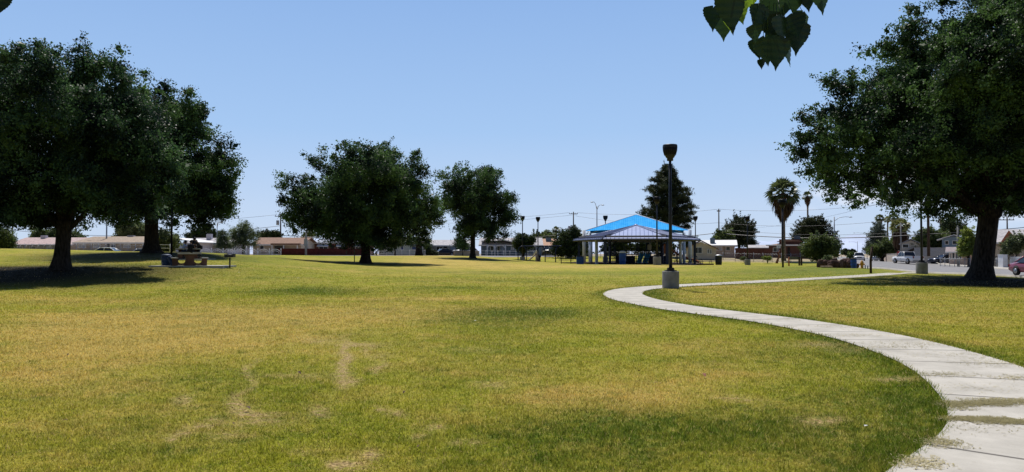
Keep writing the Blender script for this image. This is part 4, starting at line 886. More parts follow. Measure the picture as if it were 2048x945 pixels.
mb=MB(); mb.box((-.1,-.86,2.25),(.55,.06,.7),bev=.05); mb.box((-.1,-.9,1.9),(.35,.04,.12)); mb.build('activity_panel',M_tan,t)
mb=MB()
for x in (-2.9,-2.5,-2.1,.2,.5,.8): mb.tube([(x,-.85,1.3),(x,-.85,2.1)],.025,6)
for z in (2.1,1.3): mb.tube([(-3.2,-.85,z),(-1.6,-.85,z)],.03,6); mb.tube([(-.2,-.85,z+.1),(1.4,-.85,z+.1)],.03,6)
mb.build('railing',M_black,t)
mb=MB(); mb.quad((-3.4,-1.2,2.9),(-1.4,-1.2,2.9),(-2.4,0,3.5)); mb.quad((-3.4,1.2,2.9),(-1.4,1.2,2.9),(-2.4,0,3.5)); mb.quad((-3.4,-1.2,2.9),(-3.4,1.2,2.9),(-2.4,0,3.5)); mb.quad((-1.4,-1.2,2.9),(-1.4,1.2,2.9),(-2.4,0,3.5)); mb.build('roof',M_navyD,t)
def slide(parent,x0,y0,z0,dx,dy,w,m,name='slide'):
    mb=MB(); n=14; vs=[]
    for i in range(n+1):
        u=i/n; z=z0*(1-u)**1.0*(1-.25*math.sin(u*math.pi)) +.18*u; x=x0+dx*u; y=y0+dy*u
        sd=Vector((-dy,dx,0)).normalized()*w/2
        for s_,h in ((-1,.22),(-.8,.02),(-.3,-.03),(.3,-.03),(.8,.02),(1,.22)): vs.append((x+sd.x*s_,y+sd.y*s_,z+h))
    mb.add(vs,[(i*6+k,i*6+k+1,(i+1)*6+k+1,(i+1)*6+k) for i in range(n) for k in range(5)],True); mb.tube([(x0,y0,z0),(x0,y0,0)],.04,6)
    o_=mb.build(name,m,parent); s_=o_.modifiers.new('thick','SOLIDIFY'); s_.thickness=.04; return o_
slide(t,-1.15,-.9,1.35,-.9,-3.2,.62,M_ltblue); slide(t,-.35,-.9,1.35,-.9,-3.2,.62,M_ltblue); slide(t,2.9,-.4,1.9,3.4,-1.3,.8,M_or)
mb=MB(); mb.tube([(2.7,-.6,2.2),(2.6,-1.0,2.9),(2.9,-1.2,3.0)],.3,10); mb.build('tube_slide',M_ltblue,t)
# ------------------------------------------------------------------ tables, cans, grill
def picnic_table_proto(m,top_m):
    t=thing('picnic_table','x','picnic table',(0,0,0))
    prof=[(-.30,0),(.30,0),(.34,.03),(.62,.03),(.86,.0),(.98,.02),(1.0,.44),(.70,.44),(.66,.2),(.56,.13),(.40,.13),(.27,.22),(.24,.4),(.28,.6),(.4,.69),(.4,.70),(-.4,.70),(-.4,.69),(-.28,.6),(-.24,.4),(-.27,.22),(-.40,.13),(-.56,.13),(-.66,.2),(-.70,.44),(-1.0,.44),(-.98,.02),(-.86,0),(-.62,.03),(-.34,.03)]
    for y in (-.5,.5):
        mb=MB(); mb.prism(prof,y-.16,y+.16); mb.build('pedestal',m,t)
    mb=MB(); mb.box((0,0,.74),(1.42,1.75,.07),bev=.025); mb.build('tabletop',top_m,t)
    for s_ in (-1,1):
        mb=MB(); mb.box((s_*.87,0,.47),(.42,1.75,.06),bev=.025); mb.build('bench_seat',top_m,t)
    return t
PT_=picnic_table_proto(M_concR,M_concL); PT_.location=G(380,46.8); PT_.rotation_euler=(0,0,R(23)); PT_['label']='reddish concrete picnic table with pale top and curved benches on the sunlit slab'
b2=dup(PT_,G(377,56),R(110),'dark shaded concrete picnic table with people around it behind the sunlit one')
def slabf(name,px0,px1,d0,d1,label,m=M_concL,h=.07):
    x0,x1=(px0-1024)/F*d0,(px1-1024)/F*d0; vs=[];k=12
    mb=MB(); top=[];bot=[]
    zz=max(H(x0+(x1-x0)*i/k,d0+(d1-d0)*j) for i in range(k+1) for j in (0,.5,1))*.5+.5*H((x0+x1)/2,(d0+d1)/2)
    for i in range(k):
        a=x0+(x1-x0)*i/k+.01; b_=x0+(x1-x0)*(i+1)/k-.01; z=H((a+b_)/2,(d0+d1)/2)+h
        z0=zz+h
        mb.box(((a+b_)/2,(d0+d1)/2,z0-.25),(b_-a+.018,d1-d0,.5))
    return tag(mb.build(name,m),label,'slab',kind='structure'),zz+h
_,z1=slabf('concrete_slab',297,446,45.9,48.2,'pale concrete slab under the reddish picnic table',M_concL,.0)
PT_.location.z=z1
_,z2=slabf('concrete_slab',358,402,54.6,57.4,'pale slab under the shaded picnic table',M_concL,.0); b2.location.z=z2
def barrel(name,label,loc,r,h,m,lid,cat='trash can',tilt=0,group=None):
    t=thing(name,label,cat,loc,0,group); mb=MB(); pr=[(r*.88,-.05),(r*.9,0),(r*.97,h*.3),(r,h*.32),(r,h*.36),(r*.97,h*.38),(r,h*.66),(r*1.03,h*.68),(r*1.03,h*.72),(r,h*.74),(r,h*.97),(r*1.04,h)]
    mb.lathe(pr,20); mb.build('drum',m,t)
    mb=MB(); mb.lathe([(r*1.06,h*.98),(r*1.08,h*1.02),(r*.8,h*1.1),(r*.45,h*1.14),(0,h*1.15)],20); mb.build('lid',lid,t)
    if tilt: t.rotation_euler=(0,tilt,0)
    return t
M_can=mat('dark_blue_steel_can',(.025,.05,.11),.55,.2,.15,2)
p=G(333,47); p.z=z1; barrel('trash_can','upright dark blue trash can left of the reddish picnic table',p,.3,.62,M_can,M_can)
p=G(347,46.6); p.z=z1+.06; q=barrel('trash_can','small dark blue can leaning against the picnic table bench',p,.16,.5,M_can,M_can,tilt=R(-28))
p=G(460,46.8); t=thing('charcoal_grill','black charcoal grill on a single post at the right end of the slab','grill',p)
mb=MB(); mb.tube([(0,0,-.2),(0,0,.62)],.045,10); mb.build('post',M_black,t); mb=MB(); mb.box((0,0,.66),(.56,.4,.03)); mb.box((0,.19,.76),(.56,.03,.2)); mb.box((0,-.19,.71),(.56,.03,.12)); mb.box((-.27,0,.75),(.03,.4,.18)); mb.box((.27,0,.75),(.03,.4,.18)); f_=mb.build('firebox',M_black,t)
mb=MB(); 
for i in range(9): mb.tube([(-.24+.06*i,-.18,.8),(-.24+.06*i,.18,.8)],.008,5)
mb.tube([(-.26,-.24,.8),(.26,-.24,.8)],.012,5); mb.build('grate',M_steel,t)
p=G(1245,84); barrel('trash_can','bright blue trash can with white domed lid inside the pavilion',p,.4,1.35,M_blueP,M_white)
p=G(1437,94.5); barrel('trash_can','black trash can with grey lid on the lawn right of the pavilion',p,.42,1.15,mat('charcoal_plastic',(.02,.023,.03),.5),M_steel)
p=G(1160,90); t=thing('recycling_bin','squat dark blue bin left of the pavilion','bin',p); mb=MB(); mb.box((0,0,.45),(.85,.7,.9),bev=.04); mb.build('body',M_blueP,t); mb=MB(); mb.box((0,0,.93),(.9,.75,.07),bev=.02); mb.build('lid',M_navy,t)
def metal_table():
    t=thing('park_table','x','picnic table',(0,0,0)); mb=MB(); mb.box((0,0,.74),(1.8,.76,.05),bev=.02); mb.build('tabletop',M_navyD,t)
    for s_ in (-1,1): mb=MB(); mb.box((0,s_*.68,.44),(1.8,.28,.045),bev=.015); mb.build('bench_seat',M_navyD,t)
    for s_ in (-1,1):
        mb=MB(); mb.tube([(s_*.6,-.55,0),(s_*.6,-.15,.72)],.03,8); mb.tube([(s_*.6,.55,0),(s_*.6,.15,.72)],.03,8); mb.tube([(s_*.6,-.7,.41),(s_*.6,.7,.41)],.03,8); mb.build('leg',M_black,t)
    return t
mt=metal_table(); first=True
for px,d,rz,lab in ((1222,86,0,'dark metal picnic table at the left inside the pavilion'),(1262,90,.3,'dark metal picnic table in the middle of the pavilion'),(1300,88,0,'dark metal picnic table behind the concrete lamp base in the pavilion'),(1342,90,.2,'dark metal picnic table at the right inside the pavilion'),(1132,93,0,'dark metal picnic table outside, left of the pavilion'),(1412,96,.1,'dark metal picnic table outside, right of the pavilion'),(1388,92,.5,'dark metal picnic table just past the right pavilion post')):
    q=G(px,d); 
    if 1200<px<1360: q.z=pc.z+.03
    if first: mt.location=q; mt.rotation_euler=(0,0,rz); mt['label']=lab; mt['group']='dark metal picnic tables'; first=False
    else: dup(mt,q,rz,lab,'dark metal picnic tables')
# ------------------------------------------------------------------ swings
sw=G(1075,108); t=thing('swing_set','navy swing frame with three arched ends and a long top bar','swing set',sw,R(-3))
def archleg(x,w,hh): 
    P=[(x-w,0,-.2),(x-w,0,hh*.62)]+[(x-w*math.cos(a),0,hh*.62+(hh*.38)*math.sin(a)) for a in [math.pi*k/8 for k in range(1,8)]]+[(x+w,0,hh*.62),(x+w,0,-.2)]
    return P
hh=2.35
for x in (-2.2,.5):
    mb=MB(); mb.tube(archleg(x,.6,hh),.075,10); mb.build('arch_leg',M_navy,t)
mb=MB(); mb.tube([(2.6,0,-.2),(2.6,0,1.5),(2.66,0,1.9),(2.85,0,2.2),(3.2,0,2.35),(3.5,0,2.36)],.075,10); mb.build('arch_leg',M_navy,t)
mb=MB(); mb.tube([(-2.2,0,hh),(.5,0,hh+.03),(3.2,0,hh+.02)],.075,10); mb.build('top_bar',M_navy,t)
for x in (-1.2,1.5):
    mb=MB(); mb.tube([(x-.22,0,hh),(x-.2,0,.55)],.012,5); mb.tube([(x+.22,0,hh),(x+.2,0,.55)],.012,5); s_=mb.build('chain',M_steel,t); mb=MB(); mb.box((x,0,.53),(.45,.18,.04),bev=.01); mb.build('seat',M_rub,t)
p=G(1066,107); t=thing('small_slide','small pale yellow slide standing beside the swings','slide',p); slide(t,.5,0,1.5,-1.0,-.25,.4,mat('pale_yellow_plastic',(.7,.62,.36),.5)); mb=MB()
for s_ in (-.18,.18): mb.tube([(.9,s_,0),(.5,s_,1.7)],.03,6)
for z in (.3,.6,.9,1.2): mb.tube([(.9-.24*z,-.18,z),(.9-.24*z,.18,z)],.02,6)
mb.build('ladder',M_steel,t)
mb=MB()
for i in range(12):
    for j in range(4):
        mb.add([(X_,Y_,H(X_,Y_)+.05) for X_,Y_ in ((.8+u*.72,104.5+v*1.6) for u,v in ((i,j),(i+1,j),(i+1,j+1),(i,j+1)))],[(0,1,2,3)])
tag(mb.build('play_surface',mat('sand_chip',(.16,.11,.07),.95,0,.3,9,.6,40)),'brown wood chip ground beneath the swing set','play surface',kind='structure')
# ------------------------------------------------------------------ people
def person(name,label,loc,rz,J,shirt,pants,hairm,skinm,sc=1,prop=None):
    """J: joint positions in metres, one continuous skin; clothes and hair are children"""
    t=thing(name,label,'person',loc,rz)
    def skin(nm_,V,E,Rr,m,root=0,lev=1):
        me=bpy.data.meshes.new(nm_); me.from_pydata([tuple(v) for v in V],E,[]); o_=bpy.data.objects.new(nm_,me); C.objects.link(o_); o_.parent=t
        md=o_.modifiers.new('skin','SKIN'); md.use_smooth_shade=True
        for i,r_ in enumerate(Rr):
            d_=me.skin_vertices[0].data[i]; d_.radius=(r_,r_) if not isinstance(r_,tuple) else r_; d_.use_root=(i==root)
        s_=o_.modifiers.new('sub','SUBSURF'); s_.levels=lev; s_.render_levels=lev; me.materials.append(m); return o_
    V=[];E=[];Rr=[]
    def add(p,r,par=None):
        V.append(Vector(p)); Rr.append(r); 
        if par is not None: E.append((par,len(V)-1))
        return len(V)-1
    pe=add(J['pelvis'],(.14,.11)); ch=add(J['chest'],(.155,.11),add((Vector(J['pelvis'])+Vector(J['chest']))/2,(.13,.10),pe)); ne=add(J['neck'],.055,ch)
    h=Vector(J['head']); n0=Vector(J['neck']); up=(h-n0).normalized(); hd=add(n0.lerp(h,.55),(.07,.08),ne); hm=add(h,(.077,.095),hd); add(h+up*.075,(.055,.07),hm)
    for s_ in ('l','r'):
        sh=add(J['sh'+s_],.058,ch); el=add(J['el'+s_],.042,sh); wr=add(J['wr'+s_],.028,el); w=Vector(J['wr'+s_]); dr=(w-Vector(J['el'+s_])).normalized(); side=dr.cross(Vector((0,0,1))); side=(side.normalized() if side.length>.1 else Vector((1,0,0)))
        pm=add(w+dr*.07,(.035,.018),wr)
        for k in range(4):
            f1=add(w+dr*(.105)+side*(k-1.5)*.02,.0095,pm); f2=add(w+dr*(.135)+side*(k-1.5)*.022+Vector((0,0,-.006)),.009,f1); add(w+dr*(.165+(.0,.012,.008,-.008)[k])+side*(k-1.5)*.023+Vector((0,0,-.02)),.008,f2)
        tb=add(w+dr*.05-side*.035,.011,pm); add(w+dr*.08-side*.055,.009,tb)
        hp_=add(J['hip'+s_],.088,pe); kn=add(J['kn'+s_],.058,hp_); an=add(J['an'+s_],.038,kn); f=Vector(J['an'+s_]); add(f+Vector((0,-.14,-.05)),(.035,.03),an)
    skin('body',V,E,Rr,skinm)
    # shirt
    V=[];E=[];Rr=[]
    pe=add(Vector(J['pelvis'])+Vector((0,0,-.02)),(.17,.135)); ch=add(Vector(J['chest']),(.185,.135),add((Vector(J['pelvis'])+Vector(J['chest']))/2,(.165,.13),pe)); add(n0.lerp(Vector(J['chest']),.35),(.10,.08),ch)
    for s_ in ('l','r'):
        sh=add(J['sh'+s_],.082,ch); add(Vector(J['sh'+s_]).lerp(Vector(J['el'+s_]),.75),.066,sh)
    skin('shirt',V,E,Rr,shirt)
    V=[];E=[];Rr=[]
    pe=add(Vector(J['pelvis'])+Vector((0,0,-.03)),(.165,.13))
    for s_ in ('l','r'):
        hp_=add(J['hip'+s_],.105,pe); kn=add(J['kn'+s_],.078,hp_); add(Vector(J['kn'+s_]).lerp(Vector(J['an'+s_]),.85),.062,kn)
    skin('trousers',V,E,Rr,pants)
    mb=MB(); mb.add(*ico((h.x,h.y+.02,h.z+.045),.115,2,(.92,1.0,.98)),True); mb.build('hair',hairm,t)
    mb=MB(); 
    for s_ in (-1,1): mb.add(*ico((h.x+s_*.033,h.y-.098,h.z+.0),.011,1),True)
    mb.build('eyes',M_white,t)
    mb=MB(); mb.add(*ico((h.x,h.y-.108,h.z-.025),.018,1,(.8,1,1.3)),True); mb.build('nose',skinm,t)
    mb=MB()
    for s_ in ('l','r'): f=Vector(J['an'+s_]); mb.box((f.x,f.y-.06,f.z-.06),(.1,.27,.09),bev=.03)
    mb.build('shoes',M_black,t)
    return t
def pose(kind):
    if kind=='stand': return dict(pelvis=(0,0,.95),chest=(0,0,1.28),neck=(0,0,1.48),head=(0,-.02,1.62),shl=(.18,0,1.4),elpad=0,ell=(.24,.02,1.12),wrl=(.24,-.1,.9),shr=(-.18,0,1.4),elr=(-.24,.02,1.12),wrr=(-.22,-.12,.92),hipl=(.09,0,.9),knl=(.1,-.02,.5),anl=(.1,.02,.1),hipr=(-.09,0,.9),knr=(-.1,-.02,.5),anr=(-.1,.02,.1))
    if kind=='sit': return dict(pelvis=(0,0,.58),chest=(0,-.10,.9),neck=(0,-.14,1.1),head=(0,-.19,1.23),shl=(.18,-.1,1.02),ell=(.24,-.28,.84),wrl=(.18,-.48,.82),shr=(-.18,-.1,1.02),elr=(-.24,-.28,.84),wrr=(-.18,-.48,.82),hipl=(.09,-.05,.56),knl=(.13,-.45,.54),anl=(.12,-.42,.1),hipr=(-.09,-.05,.56),knr=(-.13,-.45,.54),anr=(-.12,-.42,.1))
    if kind=='lean': return dict(pelvis=(0,.12,.9),chest=(0,-.1,1.18),neck=(0,-.22,1.34),head=(0,-.3,1.45),shl=(.18,-.16,1.27),ell=(.22,-.3,1.02),wrl=(.16,-.5,.95),shr=(-.18,-.16,1.27),elr=(-.22,-.3,1.02),wrr=(-.16,-.5,.95),hipl=(.09,.1,.86),knl=(.1,.05,.48),anl=(.1,.2,.1),hipr=(-.09,.1,.86),knr=(-.1,-.1,.48),anr=(-.1,-.05,.1))
M_skin=mat('skin',(.36,.2,.13),.5,0,.05,3); M_hair=mat('black_hair',(.012,.01,.01),.6); M_sh1=mat('pale_blue_cotton',(.42,.50,.72),.9,0,.08,4); M_dk=mat('dark_cloth',(.015,.016,.022),.95); M_dk2=mat('charcoal_cloth',(.03,.03,.035),.95); M_grey=mat('grey_cloth',(.10,.11,.13),.95); M_jean=mat('denim',(.03,.05,.12),.9)
p=G(366,55.6); p.z=z2; person('person','person in pale blue shirt seated at the shaded picnic table, dark hair',p+Vector((0,0,.0)),R(105),pose('sit'),M_sh1,M_jean,M_hair,M_skin)
p=G(388,57.6); p.z=z2; person('person','tallest person in black standing behind the shaded picnic table',p,R(10),pose('stand'),M_dk,M_dk,M_hair,M_skin)
p=G(397,55.8); p.z=z2; person('person','person in dark clothes leaning over the right end of the shaded picnic table',p,R(-80),pose('lean'),M_dk2,M_dk,M_hair,M_skin)
p=G(379,55.0); p.z=z2; person('person','person in dark clothes seated with back to the view at the shaded table',p+Vector((0,.1,0)),R(180),pose('sit'),M_dk,M_dk,M_hair,M_skin)
p=G(1078,107.5); person('person','person in grey top and dark trousers bending beside the swings',p,R(-75),pose('lean'),M_grey,M_dk,M_hair,M_skin)
# ------------------------------------------------------------------ houses
def house(name,label,px0,px1,d,base_py,eave_py,ridge_py,wm,rm,roof='gable',depth=8,wins=(),doors=(),trimm=None,over=.45,extra=None,sink=.8,cat='house',face=None):
    k=d/F; x0,x1=(px0-1024)*k,(px1-1024)*k; zb=mz(base_py,d); cx=(x0+x1)/2; w=x1-x0
    if face is None: face=(px0+px1)/2>1370
    th=math.atan2(cx,d) if face else 0; ct=math.cos(th); w*=ct
    t=thing(name,label,cat,(cx,d,zb),-th); eh=mz(eave_py,d)-zb
    rd_=d+depth/2 if roof in('gable','hip') else d; rh=mz(ridge_py,rd_)-zb
    lx=lambda px:((px-1024)*k-cx)*ct; lz=lambda py:mz(py,d)-zb
    mb=MB(); mb.box((0,depth/2,(eh-sink)/2),(w,depth,eh+sink))
    if roof=='gable':
        for s_ in (-1,1): mb.add([(s_*w/2,.02,eh-.02),(s_*w/2,depth-.02,eh-.02),(s_*w/2,depth/2,rh-.12)],[(0,1,2)])
    elif roof=='front': mb.add([(-w/2+.02,0,eh-.02),(w/2-.02,0,eh-.02),(0,0,rh-.15),(-w/2+.02,depth,eh-.02),(w/2-.02,depth,eh-.02),(0,depth,rh-.15)],[(0,1,2),(3,5,4)])
    mb.build('wall',wm,t)
    o=over; mb=MB(); e=eh-.02
    if roof=='gable':
        X0,X1=-w/2-o,w/2+o; sl=(rh-eh)/(depth/2); ye=-o; ze=e-sl*o
        for a,b_ in (((ye,ze),(depth/2,rh)),((depth+o,ze),(depth/2,rh))):
            vs=[(X0,a[0],a[1]),(X1,a[0],a[1]),(X1,b_[0],b_[1]),(X0,b_[0],b_[1])]; vs+=[(v[0],v[1],v[2]+.12) for v in vs]
            mb.add(vs,[(3,2,1,0),(4,5,6,7),(0,1,5,4),(1,2,6,5),(2,3,7,6),(3,0,4,7)])
    elif roof=='hip':
        X0,X1=-w/2-o,w/2+o; q=min(depth/2+o,w/2+o-.3); bs=[(X0,-o,e),(X1,-o,e),(X1,depth+o,e),(X0,depth+o,e)]; tp=[(X0+q,depth/2,rh),(X1-q,depth/2,rh)]
        mb.add(bs+tp,[(3,2,1,0),(0,1,5,4),(1,2,5),(2,3,4,5),(3,0,4)])
    elif roof=='front':
        sl=(rh-eh)/(w/2)
        for s_ in (-1,1):
            vs=[(s_*(w/2+o),-o,e-sl*o),(s_*(w/2+o),depth+o,e-sl*o),(0,depth+o,rh),(0,-o,rh)]; vs+=[(v[0],v[1],v[2]+.12) for v in vs]
            mb.add(vs,[(3,2,1,0),(4,5,6,7),(0,1,5,4),(1,2,6,5),(2,3,7,6),(3,0,4,7)])
    elif roof=='shed':   # low side high on the left
        vs=[(-w/2-o,-o,rh),(w/2+o,-o,e),(w/2+o,depth+o,e),(-w/2-o,depth+o,rh)]; vs+=[(v[0],v[1],v[2]+.12) for v in vs]; mb.add(vs,[(3,2,1,0),(4,5,6,7),(0,1,5,4),(1,2,6,5),(2,3,7,6),(3,0,4,7)])
    elif roof=='flat': mb.box((0,depth/2,rh),(w+2*o,depth+2*o,.18))
    mb.build('roof',rm,t)
    tm=trimm or M_white
    if roof in('gable','hip'):
        mb=MB(); zf=(e-(rh-eh)/(depth/2)*o if roof=='gable' else e); mb.box((0,-o-.02,zf+.02),(w+2*o,.04,.2)); mb.build('fascia',tm,t)
    for wdef in wins:
        a,b_,c,d_=wdef[:4]; st=wdef[4] if len(wdef)>4 else ''
        X0,X1,Z0,Z1=lx(a),lx(b_),lz(d_),lz(c); mb=MB(); fw=.07
        mb.box(((X0+X1)/2,-.03,Z1),(X1-X0+fw,.08,fw)); mb.box(((X0+X1)/2,-.045,Z0),(X1-X0+fw*2,.12,fw)); mb.box((X0,-.03,(Z0+Z1)/2),(fw,.08,Z1-Z0-fw)); mb.box((X1,-.03,(Z0+Z1)/2),(fw,.08,Z1-Z0-fw))
        if X1-X0>1: mb.box(((X0+X1)/2,-.02,(Z0+Z1)/2),(.05,.05,Z1-Z0-fw))
        f_=mb.build('window',tm,t); mb=MB(); mb.box(((X0+X1)/2,-.008,(Z0+Z1)/2),(X1-X0-fw,.012,Z1-Z0-fw)); mb.build('pane',M_curt if st=='c' else (M_bluep if st=='b' else M_glass),f_)
        if st=='a':
            mb=MB(); mb.quad((X0-.15,0,Z1+.2),(X1+.15,0,Z1+.2),(X1+.2,-.7,Z1-.25),(X0-.2,-.7,Z1-.25)); mb.quad((X0-.2,-.7,Z1-.25),(X1+.2,-.7,Z1-.25),(X1+.2,-.7,Z1-.35),(X0-.2,-.7,Z1-.35)); mb.build('awning',M_white,t)
    for a,b_,c,d_,dm in doors:
        X0,X1,Z0,Z1=lx(a),lx(b_),lz(d_),lz(c); mb=MB(); mb.box(((X0+X1)/2,-.02,(Z0+Z1)/2),(X1-X0,.06,Z1-Z0)); dr_=mb.build('door',dm,t)
        if X1-X0<1.6: mb=MB(); mb.add(*ico((X1-.12,-.09,(Z0+Z1)/2),.045,1),True); mb.build('handle',M_steel,dr_)
        else:
            mb=MB()
            for q in range(1,4): mb.box(((X0+X1)/2,-.055,Z0+(Z1-Z0)*q/4),(X1-X0-.1,.015,.03))
            mb.build('panel_ribs',tm,dr_)
    if extra: extra(t,lx,lz,w,depth,eh,rh)
    return t
def cooler(a,b_,c,d_,m,y=2.5):
    def f(t,lx,lz,w,depth,eh,rh):
        X0,X1,Z0,Z1=lx(a),lx(b_),lz(d_),lz(c); mb=MB(); mb.box(((X0+X1)/2,y,(Z0+Z1)/2),(X1-X0,(X1-X0),Z1-Z0),bev=.04)
        for s_ in(-1,1): mb.box(((X0+X1)/2+s_*(X1-X0)*.4,y,Z0-.3),(.05,.6,.8))
        for q in range(5): mb.box(((X0+X1)/2,y-(X1-X0)/2-.01,Z0+(Z1-Z0)*(q+1)/6),((X1-X0)*.8,.03,.03))
        mb.build('rooftop_cooler',m,t)
    return f
def multi(*fs):
    def f(*a):
        for g in fs: g(*a)
    return f
def shingle(name,c,v=.12): return mat(name,c,.92,0,v,3,.3,18)
M_curt=mat('curtained_glass',(.5,.5,.52),.4,0,.15,3); M_bluep=mat('blue_pane',(.03,.06,.2),.2,0,.1,2,spec=.6)
M_tanr=shingle('tan_shingles',(.36,.28,.21)); M_brr=shingle('brown_shingles',(.26,.16,.115)); M_greyr=shingle('grey_shingles',(.34,.34,.36)); M_lgr=shingle('light_grey_shingles',(.45,.43,.44)); M_bgr=shingle('blue_grey_shingles',(.40,.43,.50)); M_whr=mat('white_roof_coating',(.78,.77,.76),.8,0,.04,2); M_pinkr=shingle('pink_shingles',(.48,.36,.34)); M_rust=shingle('rust_roof',(.32,.10,.07))
M_beige=mat('beige_stucco',(.42,.34,.25),.95,0,.07,1.5,.2,60); M_cream=mat('cream_stucco',(.58,.5,.41),.95,0,.06,1.5,.2,60); M_lil=mat('pale_lilac_stucco',(.55,.52,.55),.95,0,.05,1.5,.2,60); M_pgreen=mat('pale_green_stucco',(.50,.55,.50),.95,0,.05,1.5,.2,60); M_gst=mat('grey_stucco',(.36,.36,.38),.95,0,.06,1.5,.2,60); M_bst=mat('blue_grey_stucco',(.15,.20,.25),.95,0,.06,1.5,.2,60); M_blue=mat('slate_blue_stucco',(.20,.28,.38),.95,0,.06,1.5,.2,60); M_pink=mat('pinkish_stucco',(.55,.43,.35),.95,0,.06,1.5,.2,60); M_orange=mat('orange_trim',(.45,.17,.09),.8,0,.1,2); M_shade=mat('dark_opening',(.03,.028,.028),.9); M_gar=mat('garage_door_blue_grey',(.32,.38,.46),.7,0,.05,2); M_tand=mat('tan_door',(.36,.29,.22),.7)
M_rbrick=brickmat('red_brick',(.22,.07,.05),(.15,.05,.04),(.2,.16,.14),.4,.14); M_brick=brickmat('brown_brick',(.13,.05,.035),(.095,.04,.03),(.09,.06,.05),.5,.2); M_block=brickmat('grey_block',(.34,.32,.31),(.28,.265,.26),(.2,.19,.18),.4,.2)
house('house','low house with pink and white roof behind the slatted panels at far left',20,142,112,507,489,477,M_beige,M_pinkr,'gable',9,[(35,45,493,500),(60,72,493,500),(95,104,493,500,'c')],[(80,86,492,505,M_tand)],extra=cooler(50,60,470,477,M_lil,4))
house('house','tan roofed beige ranch house behind the parked white car on the left',154,291,107,505,485.5,475,M_beige,M_tanr,'gable',10,[(158,172,488,496,'c'),(187,201,488,496,'c'),(222,231,488,496),(248,261,488,496,'c')],[(207,213,488,503,M_tand),(214.5,219,488,503,M_shade)],extra=cooler(221,233,469.5,476,M_gst,5))
house('house','pale lilac house with bright sloping roof and rooftop cooler behind the people',372,455,106,506,489,478,M_lil,M_lgr,'gable',9,[(420,424,492,500)],[(405,416,492,505,M_white)],extra=cooler(394,404,467,478,M_lil,3.5))
house('house','white gabled outbuilding wall left of the standing people',352,392,100,505,486,477.5,M_lil,M_whr,'shed',7,[(362,368,490,496,'c')],())
def carport(t,lx,lz,w,depth,eh,rh):
    mb=MB(); mb.box(((lx(548)+lx(600))/2,-.35,eh-.0),(lx(600)-lx(548)+.4,1.4,.25)); mb.build('carport_beam',M_brr,t)
    for px in (548,571,598): mb=MB(); mb.box((lx(px),-.9,eh/2-.3),(.16,.16,eh+.6)); mb.build('carport_post',M_white,t)
house('house','brown roofed house with beige gable and dark carport',506,602,116,508,489,477,M_cream,M_brr,'gable',9,[(520,528,492,499)],[(549,570,490,508,M_shade)],extra=carport)
house('brick_house','red brick house with blue grey roof and white window awnings',603,728,124,509,486.5,475.5,M_rbrick,M_bgr,'hip',9,[(612,625,490,499,'a'),(638,656,490,499,'a'),(676,690,490,499,'a'),(711,724,490,499,'a')],[(661,668,490,508,M_shade)])
house('house','pale green gabled house with blue windows behind the low white wall',758,852,135,511,487,474,M_pgreen,M_whr,'front',9,[(824,833,490,500,'b'),(787,795,489,500),(802,807,489,500,'b')],[(840,846,490,510,M_white)],over=.6)
house('house','grey house with blue grey garage door and pale flat roof behind parked cars',857,938,142,512,491,481.5,M_gst,M_lgr,'gable',9,[(873,885,494,502)],[(888,894,493,510,M_shade),(901,911,493,511,M_gar),(912,917,497,511,M_shade)])
def porch(t,lx,lz,w,depth,eh,rh):
    for px in (975,990,1011): mb=MB(); mb.tube([(lx(px),-1.2,-.3),(lx(px),-1.2,eh)],.13,8); mb.build('porch_post',M_white,t)
    mb=MB()
    for a,b_ in ((975,990),(990,1011)):
        c=(lx(a)+lx(b_))/2; r_=(lx(b_)-lx(a))/2; mb.tube([(c+r_*math.cos(q),-1.2,eh-.9+.8*math.sin(q)) for q in [math.pi*i/8 for i in range(9)]],.08,6)
    mb.build('porch_arch',M_white,t)
    mb=MB(); X0,X1=lx(966),lx(1052); zc=rh+.2; ze=eh-.1
    vs=[(X0-.3,-1.6,lz(484)),(lx(990),-1.6,lz(477.5)),(X1,-1.6,ze),(X0-.3,3,lz(484)),(lx(990),3,lz(477.5)),(X1,3,ze)]; vs+=[(v[0],v[1],v[2]+.15) for v in vs]
    mb.add(vs,[(0,1,4,3),(1,2,5,4),(6,7,10,9),(7,8,11,10),(0,1,7,6),(1,2,8,7)]); mb.build('porch_roof',M_whr,t)
house('house','blue grey ranch house with arched white porch left of the two lamps',962,1082,146,512,490,477,M_bst,M_lgr,'gable',10,[(981,987,493,504),(994,1000,493,504),(1022,1028,494,500,'c'),(1031,1036,494,500,'c'),(1060,1072,494,502)],[(1003,1008,493,510,M_gar)],extra=porch)
house('house','house with orange tan roof and big dark rooftop cooler behind the swings',1080,1140,152,513,491,479,M_gst,mat('orange_tan_roof',(.5,.3,.2),.9),'gable',9,[(1095,1103,495,503,'c')],[(1112,1120,495,511,M_white)],extra=cooler(1093,1104,475,485,M_bst,3))
house('house','white roofed pinkish house with rooftop cooler right of the pavilion',1396,1469,126,511,491,482,M_pink,M_whr,'gable',9,[(1432,1444,494,501,'c'),(1452,1460,494,501)],[(1447,1450,494,511,M_tand)],extra=cooler(1420,1430,476,486,M_bst,1.5))
house('house','gabled pale wing with large dark window just right of the lamp and sail',1372,1432,119,512,497,482,M_cream,M_brr,'front',5,[(1388,1404,495,507),(1415,1418,499,507),(1420,1423,500,508)],())
